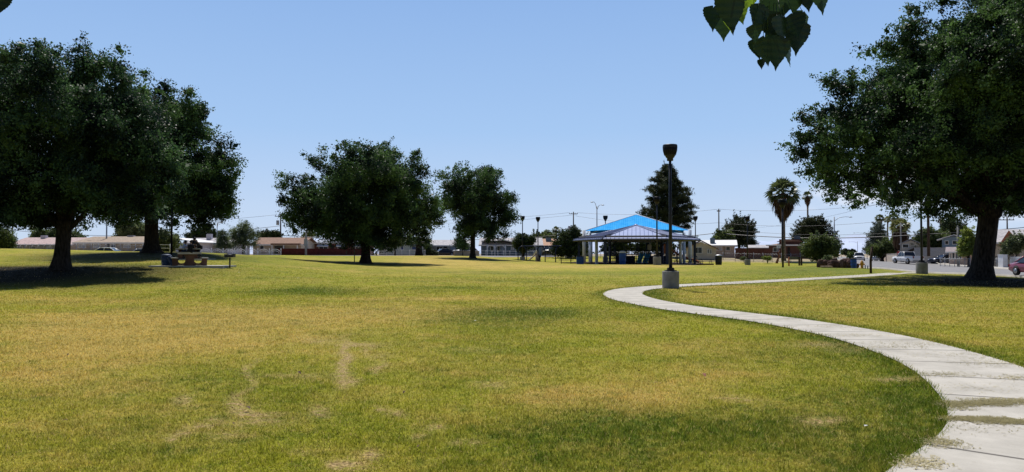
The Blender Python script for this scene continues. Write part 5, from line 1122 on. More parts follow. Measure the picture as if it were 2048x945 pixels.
def upper(t,lx,lz,w,depth,eh,rh):
    mb=MB(); a,b_=lx(1558),lx(1600); mb.box(((a+b_)/2,4,(lz(486)+lz(483))/2),(b_-a,5,1.0)); mb.build('clerestory',M_brick,t)
    mb=MB(); z=lz(483); zt=lz(478.5); vs=[(a-.4,1.2,z),(b_+.4,1.2,z),((a+b_)/2,1.2,zt),(a-.4,7,z),(b_+.4,7,z),((a+b_)/2,7,zt)]; mb.add(vs,[(0,1,2),(3,5,4),(0,2,5,3),(1,4,5,2),(0,3,4,1)]); mb.build('upper_roof',M_brr,t)
    cooler(1588,1601,471,480,M_bst,4)(t,lx,lz,w,depth,eh,rh)
house('brick_house','dark brown brick house with low two level roof behind the large fan palm',1537,1622,128,515,491,484.5,M_brick,shingle('tan_brown_shingles',(.34,.22,.17)),'hip',10,[(1546,1554,496,504),(1600,1610,496,504)],[(1575,1580,495,513,M_shade)],extra=upper)
house('house','low pale roofed house end behind the brown fence',1500,1545,150,512,496,491.5,M_lil,M_lgr,'gable',7,[(1510,1516,499,503)],())
def ramp(t,lx,lz,w,depth,eh,rh):
    mb=MB(); mb.add([(lx(1803),-1,lz(508)),(lx(1832),-1,lz(494)),(lx(1832),-1,lz(498)),(lx(1803),-1,lz(512)),(lx(1803),1,lz(508)),(lx(1832),1,lz(494)),(lx(1832),1,lz(498)),(lx(1803),1,lz(512))],[(0,1,2,3),(7,6,5,4),(0,4,5,1),(3,2,6,7),(1,5,6,2),(0,3,7,4)]); mb.build('sloping_porch_roof',M_wood,t); cooler(1823,1831,473,480,M_bst,3)(t,lx,lz,w,depth,eh,rh)
house('house','cream house with grey gable roof and dark sloping porch roof beyond the white pickup',1803,1840,138,511,487,479.5,M_cream,M_greyr,'front',8,[(1805,1817,489,496)],[(1822,1827,500,511,M_shade)],extra=ramp)
house('house','slate blue house with white edged roof above the grey block wall',1884,1932,128,512,477.5,471,M_blue,M_whr,'front',9,[(1890,1897,482,489),(1905,1915,482,489)],[(1920,1926,492,511,M_white)],over=.8)
house('house','small pinkish house with dark porch openings behind the dark sedan',1897,1960,112,521,504,496,M_pink,shingle('grey_pink_shingles',(.30,.25,.25)),'gable',7,[(1899,1901.5,507,519),(1904,1909,505,519),(1911,1914,505,519),(1917,1922,504,518)],[(1930,1936,506,521,M_tand)])
def gab(t,lx,lz,w,depth,eh,rh):
    mb=MB(); a,b_,c=(lx(1999),lz(488)),(lx(2018),lz(461)),(lx(2037),lz(482))
    for (p,q) in ((a,b_),(b_,c)): mb.add([(p[0],-.6,p[1]),(q[0],-.6,q[1]),(q[0],-.6,q[1]-.4),(p[0],-.6,p[1]-.4),(p[0],.2,p[1]),(q[0],.2,q[1]),(q[0],.2,q[1]-.4),(p[0],.2,p[1]-.4)],[(0,1,2,3),(7,6,5,4),(0,4,5,1),(3,2,6,7)])
    mb.build('orange_bargeboard',M_orange,t)
    mb=MB(); mb.add([(a[0],-.05,a[1]),(b_[0],-.05,b_[1]-.1),(c[0],-.05,c[1])],[(0,1,2)]); mb.build('gable_wall',M_pink,t)
house('house','cream house with orange edged gable behind the trunk at the right edge',1986,2075,92,524,484,461,M_cream,M_lgr,'gable',10,[(2012,2018,494,506),(2050,2060,494,506)],[(2032,2039,494,524,M_tand)],extra=gab)
house('house','small flat white roofed house part between the yellow tree and thick trunk',1950,2003,104,522,489,482,M_pink,M_whr,'flat',8,[(1975,1982,495,504)],())
# ------------------------------------------------------------------ walls and fences
def wall(name,label,px0,px1,d0,d1,top_py,h,m,th=.2,cat='wall',n=None,cap=None,top1=None):
    x0,x1=(px0-1024)/F*d0,(px1-1024)/F*d1; t=thing(name,label,cat,(x0,d0,H(x0,d0))); L_=math.hypot(x1-x0,d1-d0); a=math.atan2(d1-d0,x1-x0); t.rotation_euler=(0,0,a)
    n=n or max(2,int(L_/4)); mb=MB(); mc=MB()
    for i in range(n):
        u=(i+.5)/n; zg=H(x0+(x1-x0)*u,d0+(d1-d0)*u)-t.location.z; w=L_/n
        mb.box((L_*u,0,zg+h/2-.3),(w-.004,th,h+.6)); mc.box((L_*u,0,zg+h+.03),(w-.004,th+.08,.06))
    mb.build('wall_face',m,t); mc.build('coping',cap or m,t); return t
def G2(px,d): return G(px,d)
wall('brown_fence','long dark brown slatted fence left of the brick house',1471,1541,122,124,494,1.7,mat('brown_boards',(.13,.05,.035),.9,0,.3,6,.2,20,stretch=(6,6,.4)),cat='fence')
wall('block_wall','tall grey block wall below the dense bush beyond the pickup',1829,1893,132,126,490,2.6,M_block)
wall('block_wall','lower pale block wall beside the parked dark sedan',1820,1872,121,119,512,1.1,M_cream)
wall('garden_wall','cream garden wall at the foot of the far palms',1775,1802,152,140,505,1.6,M_cream)
wall('garden_wall','pinkish low wall in front of the dense trees left of the stout palm',1763,1776,175,152,505,1.5,M_pink)
wall('red_wall','low dark red wall in front of the brick house and carport',556,724,110,111,506,.95,mat('dark_red_paint',(.09,.02,.018),.9))
wall('garden_wall','low beige wall in front of the covered white boat like car',908,958,131,134,506,.85,M_beige)
wall('stepped_wall','white stepped garden wall at the right edge behind the maroon car',2021,2070,84,78,500,1.25,M_white)
wall('white_wall','short thick white wall pillar right of the big trunk',2000,2010,84,83,515,1.5,M_white,n=1,th=.5)
# slatted panels fence at far left
def panel_fence(name,label,px0,px1,d,h,m,n,postm,rails=(.1,.9),slats=0,cat='fence',d1=None,wires=0):
    d1=d1 or d; x0,x1=(px0-1024)/F*d,(px1-1024)/F*d1; a=math.atan2(d1-d,x1-x0); L_=math.hypot(x1-x0,d1-d); t=thing(name,label,cat,(x0,d,H(x0,d)),a)
    zf=lambda u:H(x0+(x1-x0)*u,d+(d1-d)*u)-t.location.z
    for i in range(n+1):
        z=zf(i/n); mb=MB(); mb.tube([(L_*i/n,0,z-.3),(L_*i/n,0,z+h+.05)],.035,8); mb.build('post',postm,t)
    mb=MB()
    for i in range(n):
        za,zb=zf(i/n),zf((i+1)/n); a_,b_=L_*i/n,L_*(i+1)/n
        for r_ in rails: mb.tube([(a_,0,za+h*r_),(b_,0,zb+h*r_)],.022,6)
        for j in range(slats):
            u=(j+.5)/slats; mb.box((a_+(b_-a_)*u,0,(za+(zb-za)*u)+h*.5),(.03,.02,h*.85))
        if wires:
            for j in range(wires):
                u=(j+.5)/wires; X=a_+(b_-a_)*u; zz=za+(zb-za)*u; mb.tube([(X-h*.25,0,zz+.05),(X+h*.25,0,zz+h*.97)],.005,4); mb.tube([(X+h*.25,.01,zz+.05),(X-h*.25,.01,zz+h*.97)],.005,4)
    mb.build('rails',m,t); return t
panel_fence('chain_link_fence','grey chain link fence in front of the tan roofed house',-40,345,96,1.2,M_steel,26,M_steel,wires=6)
panel_fence('chain_link_fence','long thin chain link fence behind the pavilion and playground',1120,1470,130,1.2,M_steel,16,M_steel,wires=5,d1=118)
panel_fence('chain_link_fence','chain link fence in front of the small pinkish house',1880,1962,98,1.15,M_steel,8,M_steel,wires=6,d1=88)
panel_fence('chain_link_fence','short chain link fence right of the thick trunk',1985,2001,86,1.15,M_steel,2,M_steel,wires=6,d1=84)
panel_fence('chain_link_fence','chain link fence standing in front of the brown fence and brick house',1470,1600,115,1.4,M_steel,7,M_steel,wires=6)
panel_fence('picket_fence','dark iron picket fence behind the short chain link',1986,2010,91,1.5,M_black,2,M_black,slats=9)
panel_fence('rail_fence','white rail fence with thick white posts before the arched porch house',960,1068,133,1.0,M_white,9,M_white,rails=(.5,.95),d1=132)
panel_fence('rail_fence','low white rail fence before the pale green house',742,850,126,.95,M_white,7,M_white,rails=(.3,.6,.95))
panel_fence('gate','white tubular gate on the hill crest right of the second trunk',316,340,80,.9,M_white,1,M_white,rails=(.1,.55,.95),cat='gate')
# arched white fence
x0,x1=(400-1024)/F*97,(562-1024)/F*97; t=thing('arched_fence','white metal fence of repeated low arches in front of the weeping tree','fence',(x0,97,H(x0,97)))
n=7; Lw=(x1-x0)/n
for i in range(n):
    z=H(x0+Lw*(i+.5),97)-t.location.z; mb=MB(); c=Lw*(i+.5); mb.tube([(c-Lw/2*math.cos(q),0,z+.15+.65*math.sin(q)) for q in [math.pi*k/10 for k in range(11)]],.03,6); mb.tube([(c-Lw*.36*math.cos(q),0,z+.15+.42*math.sin(q)) for q in [math.pi*k/10 for k in range(11)]],.015,5)
    for k in range(7): u=-Lw*.42+Lw*.84*k/6; mb.tube([(c+u,0,z),(c+u,0,z+.15+.6*math.sqrt(max(0,1-(u/(Lw/2))**2)))],.008,4)
    mb.tube([(c-Lw/2,0,z+.12),(c+Lw/2,0,z+.12)],.02,6); mb.build('arch_panel',M_white,t)
for i in range(n+1): mb=MB(); z=H(x0+Lw*i,97)-t.location.z; mb.tube([(Lw*i,0,z-.3),(Lw*i,0,z+(.9 if i!=4 else 1.2))],.04,8); mb.build('post',M_white,t)
# far left slatted structure
t=thing('slatted_screen','row of grey slatted trellis panels at far left on the hill edge','fence',G(12,86)); 
for i in range(8):
    x=(i*12)/F*86; z=H(t.location.x+x,86)-t.location.z; mb=MB(); w=12/F*86
    for j in range(9): mb.box((x+w/2,j*.06,z+.1+j*.09),(w*.94,.03,.05))
    for s_ in(0,1): mb.tube([(x+w*s_*.97,0,z),(x+w*s_*.97,.5,z+.95)],.03,6)
    mb.build('slat_panel',mat('grey_wood',(.22,.21,.2),.9),t)
# ------------------------------------------------------------------ poles and wires
WIRES=[]
def upole(label,px,d,top_py,r=.14,arms=((.5,1.2),),trans=None,m=None,group='wooden utility poles'):
    b0=G(px,d); h=mz(top_py,d)-b0.z; t=thing('utility_pole',label,'utility pole',b0,0,group); mb=MB(); mb.tube([(0,0,-.4),(0,0,h)],[r*1.25,r*.8],10); mb.build('pole',m or M_wood,t)
    for dz,w in arms:
        mb=MB(); mb.box((0,.1,h-dz),(w*2,.1,.12)); 
        ca=mb.build('crossarm',m or M_wood,t); mb=MB()
        for s_ in(-.9,-.4,.4,.9): mb.lathe([(.05,0),(.07,.06),(.05,.12),(.03,.2),(0,.22)],8,(s_*w,.1,h-dz+.06))
        mb.build('insulators',M_steel,ca)
    if trans: mb=MB(); mb.lathe([(.28,-.45),(.3,-.4),(.3,.4),(.26,.48),(0,.52)],14,(trans[0],-.1,h-trans[1])); mb.build('transformer',M_steel,t)
    return Vector((b0.x,b0.y,b0.z+h))
def wire(label,a,b_,sag,r=.022,group='overhead wires'):
    P=[]; n=16
    for i in range(n+1): u=i/n; p=Vector(a).lerp(Vector(b_),u); p.z-=sag*4*u*(1-u); P.append(p)
    mb=MB(); mb.tube(P,r,4); o_=mb.build('power_line',M_black); tag(o_,label,'overhead wire',group)
T0=upole('utility pole in the gap left of the first thick trunk, at far left',24,165,441)
T1=upole('utility pole with blue grey transformer beside the wide tree',561,150,428,trans=(-.55,1.8))
T2=upole('utility pole with crossarm and pale transformer above the dark bush',1147,165,424,arms=((.45,.95),),trans=(-.9,3.6))
T3=upole('slim brown utility pole in front of the white roofed house',1438,150,418,.13,arms=((.5,.35),))
T4=upole('tall wooden pole at the street beyond the block wall, beside the black lamp',1857,122,368,.2,arms=((1.,.8),))
T5=upole('utility pole above the gable at the right edge',2015,120,434,.12)
T6=upole('thin pole rising just right of the first thick trunk',151,165,440)
def off(p,dx,dz): return Vector((p.x+dx,p.y,p.z+dz))
far_l=off(T0,-40,0); far_r=Vector((95,100,16))
k_=0
def w2(nmz,a,b_,sag,r=.022):
    wire(nmz,a,b_,sag,r)
w2('upper wire from the left pole behind the first trunk',off(T0,0,-.2),off(T1,-.8,-.2),1.2); w2('lower wire sagging behind the first trunk on the left',off(T0,0,-2.2),off(T1,0,-2.4),1.6,.04)
w2('top wire between the transformer pole and the pole above the bush',off(T1,.8,-.2),off(T2,-.9,-.2),1.4); w2('second wire just below the top one over the slim tree',off(T1,.3,-.9),off(T2,.8,-.6),1.5); w2('thick low cable passing behind the wide and slim trees',off(T1,0,-4.3),off(T2,0,-4.9),1.2,.05)
w2('top wire passing in front of the pine',off(T2,.9,-.2),off(T3,-.3,-.1),.7); w2('second wire crossing behind the blue sail and pine',off(T2,.4,-.9),off(T3,0,-2.8),.9); w2('thick cable with splices low behind the sail on the right',off(T2,0,-4.8),off(T3,0,-4.8),1.0,.06)
w2('top wire passing behind the large fan palm',off(T3,.2,-.1),off(T4,-.7,-2.4),1.0); w2('second wire passing through the large fan palm trunk',off(T3,0,-2.8),off(T4,-.7,-5.3),1.1); w2('thin wire over the domed pine',off(T3,0,-4.0),off(T4,0,-7.7),.9); w2('thickest lowest cable over the street',off(T3,0,-4.9),off(T4,0,-8.2),.8,.07)
w2('upper wire from the tall street pole into the right tree',off(T4,.8,-1),far_r+Vector((0,0,3)),1); w2('lower cable from the tall street pole to the right edge',off(T4,0,-8.2),Vector((98,110,8.5)),.6,.05)
w2('thin wire crossing high over the far palms',off(T4,-.7,-1.2),Vector((90,330,14)),3); 
def slamp(name,label,px,d,top_py,arms,m=M_steel,r=.09):
    b0=G(px,d); h=mz(top_py,d)-b0.z; t=thing(name,label,'street light',b0); mb=MB(); mb.tube([(0,0,-.3),(0,0,h)],[r*1.3,r],10); mb.build('pole',m,t)
    for dx,dz in arms:
        mb=MB(); mb.tube([(0,0,h-.8),(dx*.35,0,h-.8+dz*.75+.2),(dx*.75,0,h-.8+dz+.2),(dx,0,h-.8+dz+.15)],[.05,.045,.04,.035],8); a_=mb.build('arm',m,t); mb=MB(); mb.add(*ico((dx*1.04+(.15 if dx>0 else -.15),0,h-.8+dz+.13),.3,2,(1.1,.5,.32)),True); mb.build('luminaire',m,a_)
    return t
slamp('street_light','tall double armed street light above the left end of the blue sail',1194,150,413,((-.8,1.5),(1.0,.9)),M_steel)
slamp('street_light','curved arm street light beside the domed pine at the street corner',1669,140,434,((2.8,.6),))
slamp('street_light','small distant street light with left arm beyond the white pickup',1715,330,483,((-3.4,.4),))
slamp('street_light','distant street light with left arm just left of the tall conifer',1734,255,466,((-4.0,.6),))
slamp('street_light','tiny distant pole above the far pickup',1683,420,482,((1.6,.3),))
slamp('street_light','slim light pole in the gap between the first and second trees',213,110,437,((-1.4,.9),))
slamp('street_light','thin pole beside the bamboo like shrub',434,105,444,((.4,.6),),r=.05)
for px,d,tp,lab in ((1802,128,446,'pale concrete post in front of the stout palm'),(1916,94,454,'pale concrete post in front of the blue house'),(612,104,462,'pale post with small box left of the brick house'),(1765,165,492,'grey post at the foot of the dense trees')):
    b0=G(px,d); h=mz(tp,d)-b0.z; t=thing('concrete_post',lab,'post',b0); mb=MB(); mb.tube([(0,0,-.3),(0,0,h)],[.15,.11],8); mb.lathe([(.11,h),(.06,h+.15),(0,h+.18)],8); mb.build('shaft',M_conc,t)
    if px==612: mb=MB(); mb.box((0,-.15,h-1.6),(.45,.25,1.0),bev=.03); mb.build('box',M_steel,t)
    else: mb=MB(); mb.tube([(-.3,0,h-.3),(.3,0,h-.3)],.03,6); mb.build('bracket',M_steel,t)
# posts and signs
def stake(name,label,cat,px,d,top_py,r,m,lean=0,shape='round'):
    b0=G(px,d); h=mz(top_py,d)-b0.z; t=thing(name,label,cat,b0); mb=MB()
    if shape=='round': mb.tube([(0,0,-.3),(0,0,h*.5),(lean,0,h)],[r,r*.97,r*.92],10)
    else: mb.box((lean/2,0,h/2-.1),(r*2,r*2,h+.2),ry=math.atan2(lean,h),bev=.01)
    mb.build('post_shaft',m,t); mb=MB(); mb.lathe([(r*1.02,h),(r*.7,h+r*.6),(0,h+r*.7)],10,(lean,0,0)); mb.build('cap',m,t); return t
stake('thin_pole','thin black pole just left of the wide tree trunk','pole',709,78,476,.045,M_black)
stake('wooden_post','dark leaning wooden post where the footpath meets the street','post',1741,56,495,.09,M_wood,.12)
stake('bollard','short steel bollard right of the yellow hydrant, left one','bollard',1730,74,531,.06,M_steel); stake('bollard','short steel bollard right of the yellow hydrant, right one','bollard',1735,73.5,532,.06,M_steel)
stake('marker_post','thin orange red marker post right of the fan palm trunk','post',1577.5,94,515.5,.09,mat('faded_orange',(.5,.16,.07),.7))
b0=G(1556,112); t=thing('tree_stump','slim twisted reddish dead stump left of the lamp and fan palm','stump',b0); mb=MB(); mb.tube([(-.25,0,-.1),(-.1,0,.5),(.15,0,1.0),(.05,0,1.5),(.3,.05,2.0)],[.22,.15,.13,.1,.03],8); mb.tube([(.1,0,.9),(.4,0,1.3)],[.08,.03],6); mb.build('stump_wood',mat('red_wood',(.25,.1,.06),.9,0,.3,5),t)
b0=G(1586,104); t=thing('park_sign','low grey park sign board with two dark posts at its right end','sign',b0); mb=MB(); mb.box((0,0,1.02),(1.5,.08,.42),bev=.02); mb.build('board',mat('dull_grey_board',(.12,.125,.12),.8),t)
for x in (.85,1.15): mb=MB(); mb.box((x,0,.55),(.2,.2,1.3),bev=.02); mb.build('post',M_wood,t)
b0=G(1557,118); t=thing('traffic_sign','back of a pale double traffic sign on a thin pole left of the fan palm','sign',b0); mb=MB(); mb.tube([(0,0,-.2),(0,0,2.8)],.04,8); mb.build('pole',M_steel,t)
for x in (-.18,.18): mb=MB(); mb.box((x,-.05,2.35),(.26,.02,.55),bev=.005); mb.build('sign_plate',M_white,t)
b0=G(1798,140); t=thing('stop_sign','red street sign with pale band in front of the stout palm','sign',b0); mb=MB(); mb.tube([(0,0,-.2),(0,0,2.2)],.04,8); mb.build('pole',M_steel,t); mb=MB(); mb.lathe([(.5,-.01),(.5,.01)],8,(0,-.06,1.55),axis='Y',smooth=False); mb.build('sign_plate',mat('sign_red',(.55,.05,.06),.5),t); mb=MB(); mb.box((0,-.085,1.55),(.75,.01,.16)); mb.build('band',M_white,t)
b0=G(1673,120); t=thing('traffic_sign','grey diamond traffic sign seen from behind below the curved street light','sign',b0); mb=MB(); mb.tube([(0,0,-.2),(0,0,2.7)],.04,8); mb.build('pole',M_steel,t); mb=MB(); mb.box((0,-.05,2.3),(.6,.02,.6),ry=R(45)); mb.build('sign_plate',M_steel,t)
# hydrant
b0=G(1723.5,76); t=thing('fire_hydrant','yellow orange fire hydrant by the street kerb','fire hydrant',b0); M_hyd=mat('hydrant_yellow',(.62,.30,.04),.5,0,.08,3)
mb=MB(); mb.lathe([(.2,-.1),(.2,.04),(.14,.06),(.14,.5),(.18,.52),(.18,.58),(.15,.62),(.12,.72),(.05,.78),(.04,.84),(0,.85)],16); mb.build('barrel',M_hyd,t)
for s_ in(-1,1): mb=MB(); mb.lathe([(.065,.1*s_),(.065,.22*s_),(.08,.22*s_),(.08,.27*s_),(0,.28*s_)],12,(0,0,.42),axis='X'); mb.build('outlet',M_hyd,t)
# blue drum at rocks
p=G(1707,78); barrel('trash_can','blue trash can with dark lid beside the brown rock pile',p,.3,.95,M_blueP,M_rub)
# rocks: two planter walls of stacked brown stone, one thing each boulder
M_rock=mat('brown_rock',(.13,.07,.055),.95,0,.4,2.2,.8,9,col2=(.05,.026,.022)); M_rockp=mat('tan_rock',(.34,.25,.16),.95,0,.3,2.5,.7,9)
rnd=random.Random(12)
def rock(label,px,d,sz,m,dz=0):
    b0=G(px,d); bm=bmesh.new(); bmesh.ops.create_icosphere(bm,subdivisions=3,radius=1)
    sd=rnd.uniform(0,99)
    for v in bm.verts:
        q=v.co.copy(); k=1+.30*noise.noise(q*1.3+Vector((sd,0,0)))+.14*noise.noise(q*3.5+Vector((0,sd,0)))
        q.x=max(-.8,min(.8,q.x*k)); q.y=max(-.8,min(.8,q.y*k)); q.z=max(-.8,min(.75,q.z*k)); v.co=Vector((q.x*sz[0]/1.6,q.y*sz[1]/1.6,q.z*sz[2]/1.6+sz[2]*.45))
    me=bpy.data.meshes.new('rock'); bm.to_mesh(me); bm.free(); me.materials.append(m); o_=bpy.data.objects.new('boulder',me); C.objects.link(o_); o_.location=b0+Vector((0,0,dz)); o_.rotation_euler=(0,0,rnd.uniform(-.5,.5)); tag(o_,label,'boulder','brown boulders at the street corner')
for lab,px,d,sz,m,dz in (('leftmost sloping brown boulder of the corner pile',1645,83,(1.0,.9,.95),M_rock,0),('long low brown boulder second from left',1656,82.5,(1.2,.8,.9),M_rock,0),('wide flat topped brown boulder in the left half of the pile',1669,82,(1.6,.9,.85),M_rock,0),('brown boulder left of the gap in the pile',1682,82,(1.2,.8,.8),M_rock,0),('tallest blocky brown boulder left of the blue can',1693,80,(1.1,1,1.15),M_rock,0),('blocky brown boulder touching the tallest one',1700,79.5,(.9,.9,.95),M_rock,0),('small brown boulder right of the blue can',1711,78.5,(.6,.6,.55),M_rock,0),('small tan stone in front of the leftmost boulders',1652,80.5,(1.5,.5,.22),M_rockp,0),('reddish boulder behind on the upper left of the pile',1662,87,(1.3,.9,.8),M_rock,.3),('flat tan boulder behind the pile on the bank',1677,88,(1.8,.9,.6),M_rockp,.25),('small round tan stone at the gap in the pile',1687,82,(.45,.5,.5),M_rockp,0)):
    rock(lab,px,d,sz,m,dz)
# ------------------------------------------------------------------ vehicles
def vehicle(name,label,kind,loc,rz,paint,cat='car'):
    t=thing(name,label,cat,loc,rz)
    P=dict(sedan=dict(L=4.7,W=1.8,st=[(-2.35,.42,.62,.66,.80),(-2.25,.26,.80,.86,.86),(-1.4,.24,.86,.95,.93),(-.9,.24,.88,.96,.97),(.9,.24,.90,.97,1.0),(1.6,.24,.90,1.02,1.0),(2.2,.26,.86,1.0,.94),(2.35,.38,.7,.85,.84)],cab=[(-1.15,.93),(-.35,1.40),(.75,1.43),(1.55,1.02)],wb=(-1.4,1.35),wr=.33),
      suv=dict(L=4.6,W=1.85,st=[(-2.3,.45,.75,.85,.82),(-2.2,.3,.95,1.02,.9),(-1.3,.28,1.0,1.08,.96),(-.9,.28,1.02,1.08,1),(1.5,.28,1.05,1.1,1),(2.15,.3,1.05,1.1,.96),(2.3,.45,.95,1.0,.9)],cab=[(-1.15,1.04),(-.5,1.62),(1.6,1.66),(2.2,1.05)],wb=(-1.4,1.35),wr=.36),
      pickup=dict(L=5.5,W=1.98,st=[(-2.75,.5,.85,.98,.84),(-2.65,.38,1.05,1.12,.92),(-1.5,.36,1.1,1.2,.98),(-1.1,.36,1.12,1.2,1),(.55,.36,1.14,1.2,1),(.75,.36,1.14,1.16,1),(2.65,.38,1.14,1.16,.98),(2.75,.5,1.05,1.1,.96)],cab=[(-1.35,1.14),(-.75,1.82),(.35,1.85),(.62,1.16)],wb=(-1.75,1.65),wr=.41))[kind]
    W_=P['W']/2; vs=[];n=12
    for x,zb,zs,zt,kw_ in P['st']:
        w=W_*kw_; pr=[(-w*.8,zb),(-w*.97,zb+.1),(-w,(zb+zs)/2),(-w*.96,zs-.04),(-w*.86,zs+.02),(-w*.4,zt),(w*.4,zt),(w*.86,zs+.02),(w*.96,zs-.04),(w,(zb+zs)/2),(w*.97,zb+.1),(w*.8,zb)]
        vs+=[(x,y,z) for y,z in pr]
    k=len(P['st']); fs=[(i*n+j,i*n+(j+1)%n,(i+1)*n+(j+1)%n,(i+1)*n+j) for i in range(k-1) for j in range(n)]+[tuple(range(n))[::-1],tuple((k-1)*n+j for j in range(n))]
    mb=MB(); mb.add(vs,fs,True)
    c=P['cab']; W1=W_*.93; W2=W_*.76
    cv=[]; 
    for i,(x,z) in enumerate(c): ww=W1 if i in(0,3) else W2; cv+=[(x,-ww,z-.03*(i in(0,3))),(x,ww,z-.03*(i in(0,3)))]
    def lerp(a,b_,u): return tuple(a[i]+(b_[i]-a[i])*u for i in range(3))
    mb.add([cv[2],cv[3],cv[5],cv[4],lerp(cv[2],cv[3],.5)[:2]+(c[1][1]+.05,),lerp(cv[4],cv[5],.5)[:2]+(c[2][1]+.05,)],[(0,4,5,3),(4,1,2,5)],True)
    for a,b_ in ((0,2),(1,3),(4,6),(5,7)): mb.tube([cv[a],cv[b_]],.045,6)
    mb.tube([cv[2],cv[3]],.04,6); mb.tube([cv[4],cv[5]],.04,6); mb.tube([cv[2],cv[4]],.045,6); mb.tube([cv[3],cv[5]],.045,6)
    xm=(c[1][0]*.42+c[2][0]*.58)
    for s_ in(-1,1): mb.tube([(xm,s_*W1,c[0][1]),(xm,s_*W2,c[2][1])],.035,6)
    if kind=='pickup':
        for s_ in(-1,1): mb.box((1.68,s_*W_*.93,1.18),(2.0,.1,.08),bev=.02)
        mb.box((2.68,0,1.0),(.08,W_*1.8,.4),bev=.02)
    body=mb.build('body',paint,t)
    mb=MB(); i_=.012
    mb.quad(cv[0],cv[1],cv[3],cv[2]); mb.build('windscreen',M_glass,t)
    mb=MB(); mb.quad(cv[4],cv[5],cv[7],cv[6]); mb.build('rear_window',M_glass,t)
    for s_ in (0,1):
        mb=MB(); mb.quad(cv[0+s_],cv[2+s_],cv[4+s_],cv[6+s_]); mb.build('side_window',M_glass,t)
    if kind=='pickup':
        mb=MB(); mb.box((1.68,0,1.165),(1.85,W_*1.6,.03)); mb.build('bed_liner',M_rub,t)
    r=P['wr']
    for x in P['wb']:
        for s_ in(-1,1):
            y=s_*(W_-.1); mb=MB(); mb.lathe([(r*.62,-.11),(r*.95,-.11),(r,-.07),(r,.07),(r*.95,.11),(r*.62,.11)],24,(x,y,r),axis='Y'); w_=mb.build('tyre',M_rub,t)
            mb=MB(); mb.lathe([(r*.62,0),(r*.58,s_*.04),(r*.2,s_*.02),(r*.15,s_*.05),(0,s_*.055)],20,(x,y+s_*.085,r),axis='Y'); 
            mb.build('rim',M_rim,w_)
            mb=MB(); mb.lathe([(r*1.17,0),(r*1.17,s_*.012),(0,s_*.012)],24,(x,s_*(W_*.985),r+.03),axis='Y'); mb.build('wheel_arch',M_rub,t)
            w_.location=(0,s_*.05,0)
    zf=P['st'][1][2]-.1; M_hl=mat('headlight_glass',(.75,.77,.8),.15,0,.05,2,spec=.8); M_tl=mat('tail_light_red',(.22,.012,.015),.25,0,.05,2,spec=.7)
    for s_ in(-1,1):
        mb=MB(); mb.box((P['st'][1][0]-.03,s_*W_*.68,zf-.02),(.14,.38,.17),bev=.03); mb.build('headlight',M_hl,t)
        mb=MB(); mb.box((P['st'][-2][0]+.1,s_*W_*.76,P['st'][-2][2]-.12),(.14,.16 if kind=='pickup' else .3,.2 if kind!='pickup' else .3),bev=.03); mb.build('tail_light',M_tl,t)
    mb=MB(); mb.box((P['st'][0][0]-.02,0,zf-.06),(.08,W_*.85,.2),bev=.02); mb.build('grille',M_black,t)
    mb=MB(); mb.box((P['st'][0][0]-.03,0,.45),(.16,W_*1.7,.18),bev=.04); mb.build('front_bumper',M_steel if kind=='pickup' else paint,t)
    mb=MB(); mb.box((P['st'][-1][0]+.02,0,.48),(.16,W_*1.7,.2),bev=.04); mb.build('rear_bumper',M_steel if kind=='pickup' else paint,t)
    for s_ in(-1,1): mb=MB(); mb.box((c[0][0]+.3,s_*(W_+.06),c[0][1]+.08),(.14,.16,.13),bev=.03); mb.build('wing_mirror',paint,t)
    mb=MB()
    for s_ in(-1,1):
        for x in ((c[0][0]+.25),xm): 
            mb.box((x,s_*(W_*.992),.68),(.012,.012,.5))
        mb.box((xm-.18,s_*(W_*1.0),.86),(.16,.02,.03))
    mb.build('door_seams',M_black,t); return t
def cpaint(n_,c,me=.3): return mat(n_,c,.28,me,.03,1,spec=.6)
wht=cpaint('white_car_paint',(.72,.73,.75),0); dkp=cpaint('dark_blue_car_paint',(.02,.03,.06)); mar=cpaint('maroon_car_paint',(.25,.055,.085),.2); sil=cpaint('silver_car_paint',(.5,.53,.6),.4); blk=cpaint('black_car_paint',(.03,.03,.035))
def vh(*a): return vehicle(*a)
p=G(2080,55.4); p.z=H(p.x,p.y)+.02; vh('parked_car','maroon sedan parked on the near side of the street at the right edge','sedan',p,R(90),mar)
p=G(1815,115); p.z+=.02; vh('parked_pickup','white pickup parked across the street, partly behind a lamp base','pickup',p,R(-87),wht,'pickup')
p=G(1718,154); p.z+=.02; vh('white_pickup','white pickup coming down the street towards the view','pickup',p,R(66),wht,'pickup')
p=G(1752,168); p.z+=.02; vh('silver_car','silver blue car with dark rear window driving away beside the wooden post','suv',p,R(-118),sil)
p=G(1889,118); p.z+=.02; vh('parked_car','dark blue sedan parked in the driveway by the block wall','sedan',p,R(8),dkp)
def onback(px,d,*a):
    q=G(px,d); q.z+=.02; vh(*a[:3],q,a[3],*a[4:])
q=G(219,89); q.z=mz(503,89)-1.0; vh('parked_car','white car roof showing over the hill crest before the tan roofed house','sedan',q,R(185),wht)
q=G(285,91); q.z=mz(506,91)-.95; vh('parked_car','silver car mostly hidden behind the second tree trunk','sedan',q,R(3),sil)
q=G(886,139); q.z=mz(513,139); vh('parked_car','dark car with bright sun glint in front of the grey house','sedan',q,R(28),blk)
q=G(930,141); q.z=mz(512.5,141)+.1; vh('parked_car','white car behind the low beige wall','suv',q,R(10),wht)
q=G(592,119); q.z=mz(507,119)-.5; vh('white_pickup','white truck parked in the dark carport','pickup',q,R(4),wht,'pickup')
q=G(1140,131); q.z=mz(514,131); vh('parked_car','white car behind the outdoor table left of the pavilion','sedan',q,R(5),wht)
q=G(1152,140); q.z=mz(513.5,140); vh('parked_car','silver car half hidden by the sail column on the left','sedan',q,R(185),sil)
